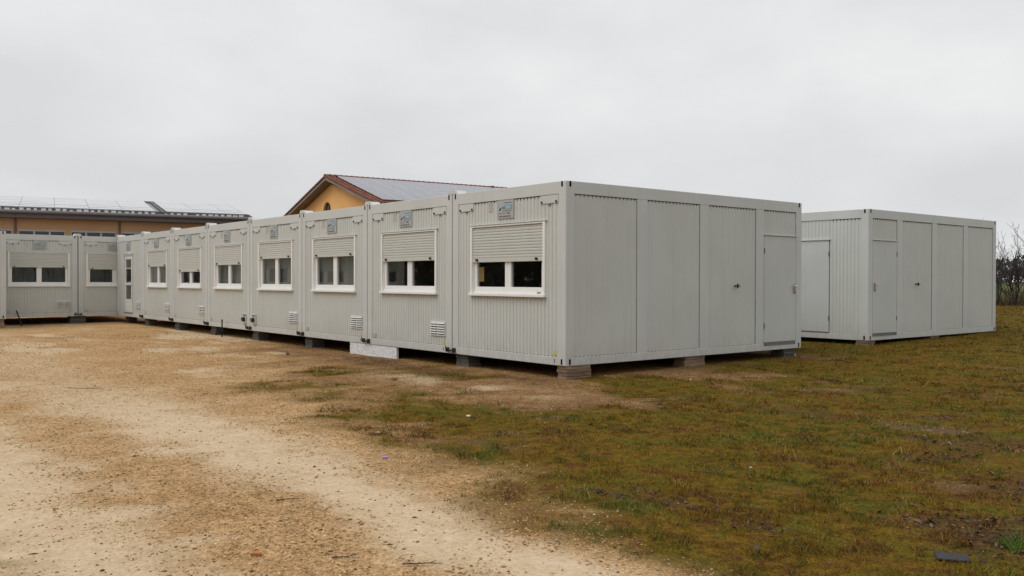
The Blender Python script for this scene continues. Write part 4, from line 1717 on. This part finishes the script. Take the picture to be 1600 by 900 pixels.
def clods():
    """dark crumbs of soil and moss lying on the pale track"""
    x, y, r = scatter(36000, 3.9, 24, power=.8)
    s, p, g, l = masks(x, y)
    keep = (rng.uniform(0, 1, len(x)) < s * .09 * sst(.4, .65, fbm(x * 2.2, y * 2.2, 19, 3)) * 2.2)
    x, y, r = x[keep], y[keep], r[keep]
    n = len(x)
    sz = (.0035 + .011 * rng.uniform(0, 1, n) ** 3) * np.maximum(1, r / 12)
    V, Fc = octa(x, y, zg(x, y) + sz * .15, sz * rng.uniform(.8, 1.8, n), sz * rng.uniform(.6, 1.2, n), sz * rng.uniform(.3, .7, n), rng.uniform(0, 6.3, n))
    pal = np.array([[.15, .095, .05], [.11, .085, .035], [.22, .14, .07], [.16, .13, .045]])
    c = pal[rng.integers(0, 4, n)] * rng.uniform(.7, 1.3, n)[:, None]
    o = mesh_np('debris', V, Fc, np.repeat(c, 6, 0), 'gravel_stones')
    tag(o, 'dark crumbs of soil and moss strewn on the track', 'debris', kind='stuff')


def leaves():
    x, y, r = scatter(110000, 3.8, 26, power=.85)
    s, p, g, l = masks(x, y)
    keep = (rng.uniform(0, 1, len(x)) < np.clip(l * np.where(x > 5, 1.0, .3) * (.35 + .9 * fbm(x * 5, y * 5, 97, 2)) + .016 * (1 - s) * sst(0, 4, x), 0, 1)) & ~inside(x, y, -.1)
    x, y, r, l = x[keep], y[keep], r[keep], l[keep]
    n = len(x)
    far = sst(9, 14, r)
    sz = rng.uniform(.008, .022, n) * (1 - .35 * far) * np.where(rng.uniform(0, 1, n) < .12, 1.5, 1)
    z = zg(x, y) + .010
    a = rng.uniform(0, 6.3, n)
    ux, uy = np.cos(a), np.sin(a)
    tl = rng.uniform(-.5, .5, n)
    cu = rng.uniform(.1, .6, n)
    A = np.stack([ux, uy, tl], 1) * sz[:, None]
    B = np.stack([-uy, ux, rng.uniform(-.4, .4, n)], 1) * (sz * rng.uniform(.4, .7, n))[:, None]
    P = np.stack([x, y, z], 1)
    up = np.zeros((n, 3))
    up[:, 2] = sz * cu
    V = np.stack([P - A, P - .35 * A - B + up, P + .4 * A - .8 * B + up * .8, P + A, P + .4 * A + .8 * B + up * .6, P - .35 * A + B + up], 1).reshape(-1, 3)
    f = np.array([[0, 1, 2, 3], [0, 3, 4, 5]])
    Fc = (np.arange(n)[:, None, None] * 6 + f[None]).reshape(-1, 4)
    pal = np.array([[.10, .052, .034], [.14, .080, .050], [.085, .060, .052], [.19, .125, .095], [.16, .055, .028], [.055, .032, .024]])
    c = pal[rng.choice(6, n, p=[.3, .2, .2, .08, .1, .12])] * rng.uniform(.7, 1.3, n)[:, None]
    o = mesh_np('fallen_leaves', V, Fc, np.repeat(c, 6, 0), 'dead_leaves')
    tag(o, 'curled brown dead leaves lying in the grass', 'leaves', kind='stuff')
    print('leaves', n)


grass()
gravel()
clods()
leaves()

# ------------------------------------------------------------------ single small things on the ground


def lump(name, m, x, y, sx, sy, sz, rz, label, cat, seed=0, group=None, rough=.12, sub=2):
    bm = bmesh.new()
    bmesh.ops.create_icosphere(bm, subdivisions=sub, radius=1)
    rd = random.Random(seed)
    for v in bm.verts:
        v.co *= 1 + rd.uniform(-rough, rough)
        v.co = Vector((v.co.x * sx, v.co.y * sy, v.co.z * sz))
    me = bpy.data.meshes.new(name)
    bm.to_mesh(me)
    bm.free()
    me.materials.append(MATS[m])
    o = link(name, me)
    o.location = (x, y, float(zg(x, y)) + sz * .6)
    o.rotation_euler = (0, 0, rz)
    return tag(o, label, cat, group)


RZ = math.atan2(R.y, R.x)


def chip(name, m, x, y, sx, sy, sz, rz, label, cat, bev=.004, tilt=0., lift=.0):
    o = MB().box(-sx, sx, -sy, sy, 0, 2 * sz, bev).build(name, m)
    rd = random.Random(int(x * 1000))
    for v in o.data.vertices:
        v.co += Vector((rd.uniform(-1, 1), rd.uniform(-1, 1), rd.uniform(-1, 1))) * min(sx, sz) * .12
    o.location = (x, y, float(zg(x, y)) + lift)
    o.rotation_euler = (tilt, 0, rz)
    return tag(o, label, cat)


chip('brick_fragment', 'brick', 5.13, -7.04, .028, .014, .009, RZ + .1, 'orange broken brick piece lying on the gravel track', 'brick', .003)
chip('slate_slab', 'slate_grey', 7.66, -4.10, .082, .055, .006, RZ - .30, 'flat dark grey slab half sunk in the leafy grass', 'slab', .003, .03, .006)
lump('white_stone', 'white_stone', -.10, 6.05, .05, .04, .045, .4, 'pale rounded stone by the slabs at the door end', 'stone', 2)
lump('white_pebble', 'white_stone', 1.9, -3.2, .03, .02, .012, .4, 'small white stone lying in the grass before the row', 'stone', 3)
chip('foil_scrap', 'litter_purple', 3.28, -5.10, .022, .013, .008, RZ, 'crumpled purple and white scrap at the edge of the track', 'litter', .002, .2)
chip('paper_scrap', 'litter_white', 5.6, -3.1, .011, .007, .003, 1.2, 'tiny white paper scrap in the middle of the grass', 'litter', .001, .1, .012)


def twig(x, y, ln, rz, label, seed):
    rd = random.Random(seed)
    segs = []
    p = Vector((-ln / 2, 0, .006))
    for i in range(6):
        q = p + Vector((ln / 6, rd.gauss(0, ln * .03), rd.uniform(-.002, .002)))
        segs.append((tuple(p), tuple(q), .005 - .0005 * i, .0045 - .0005 * i))
        if i == 3:
            segs.append((tuple(q), tuple(q + Vector((ln * .15, ln * .12, .01))), .003, .002))
        p = q
    me = tubes(segs)
    me.materials.append(MATS['bark'])
    o = link('fallen_twig', me)
    o.location = (x, y, float(zg(x, y)) + .003)
    o.rotation_euler = (0, 0, rz)
    tag(o, label, 'twig', 'twigs lying on the ground')


def gp(u, v, z0=-.23):
    d = F + R * (u - 800) / 1395. - U * (v - 450) / 1395.
    t = (z0 - CAM.z) / d.z
    return CAM + d * t


for u, v, ln, da, lab in ((450, 780, .16, .2, 'thin dark twig on the pale wheel track'), (660, 880, .22, -.1, 'long thin twig at the near end of the track'),
                          (135, 604, .55, -.05, 'straight grey stick lying across the upper track'), (1100, 742, .22, -.4, 'forked twig among the thin grass'),
                          (540, 862, .16, .5, 'short twig beside the rough gravel ridge'), (1020, 632, .34, .3, 'dark twig below the near container corner')):
    q = gp(u, v)
    twig(q.x, q.y, ln, RZ + da, lab, int(u))
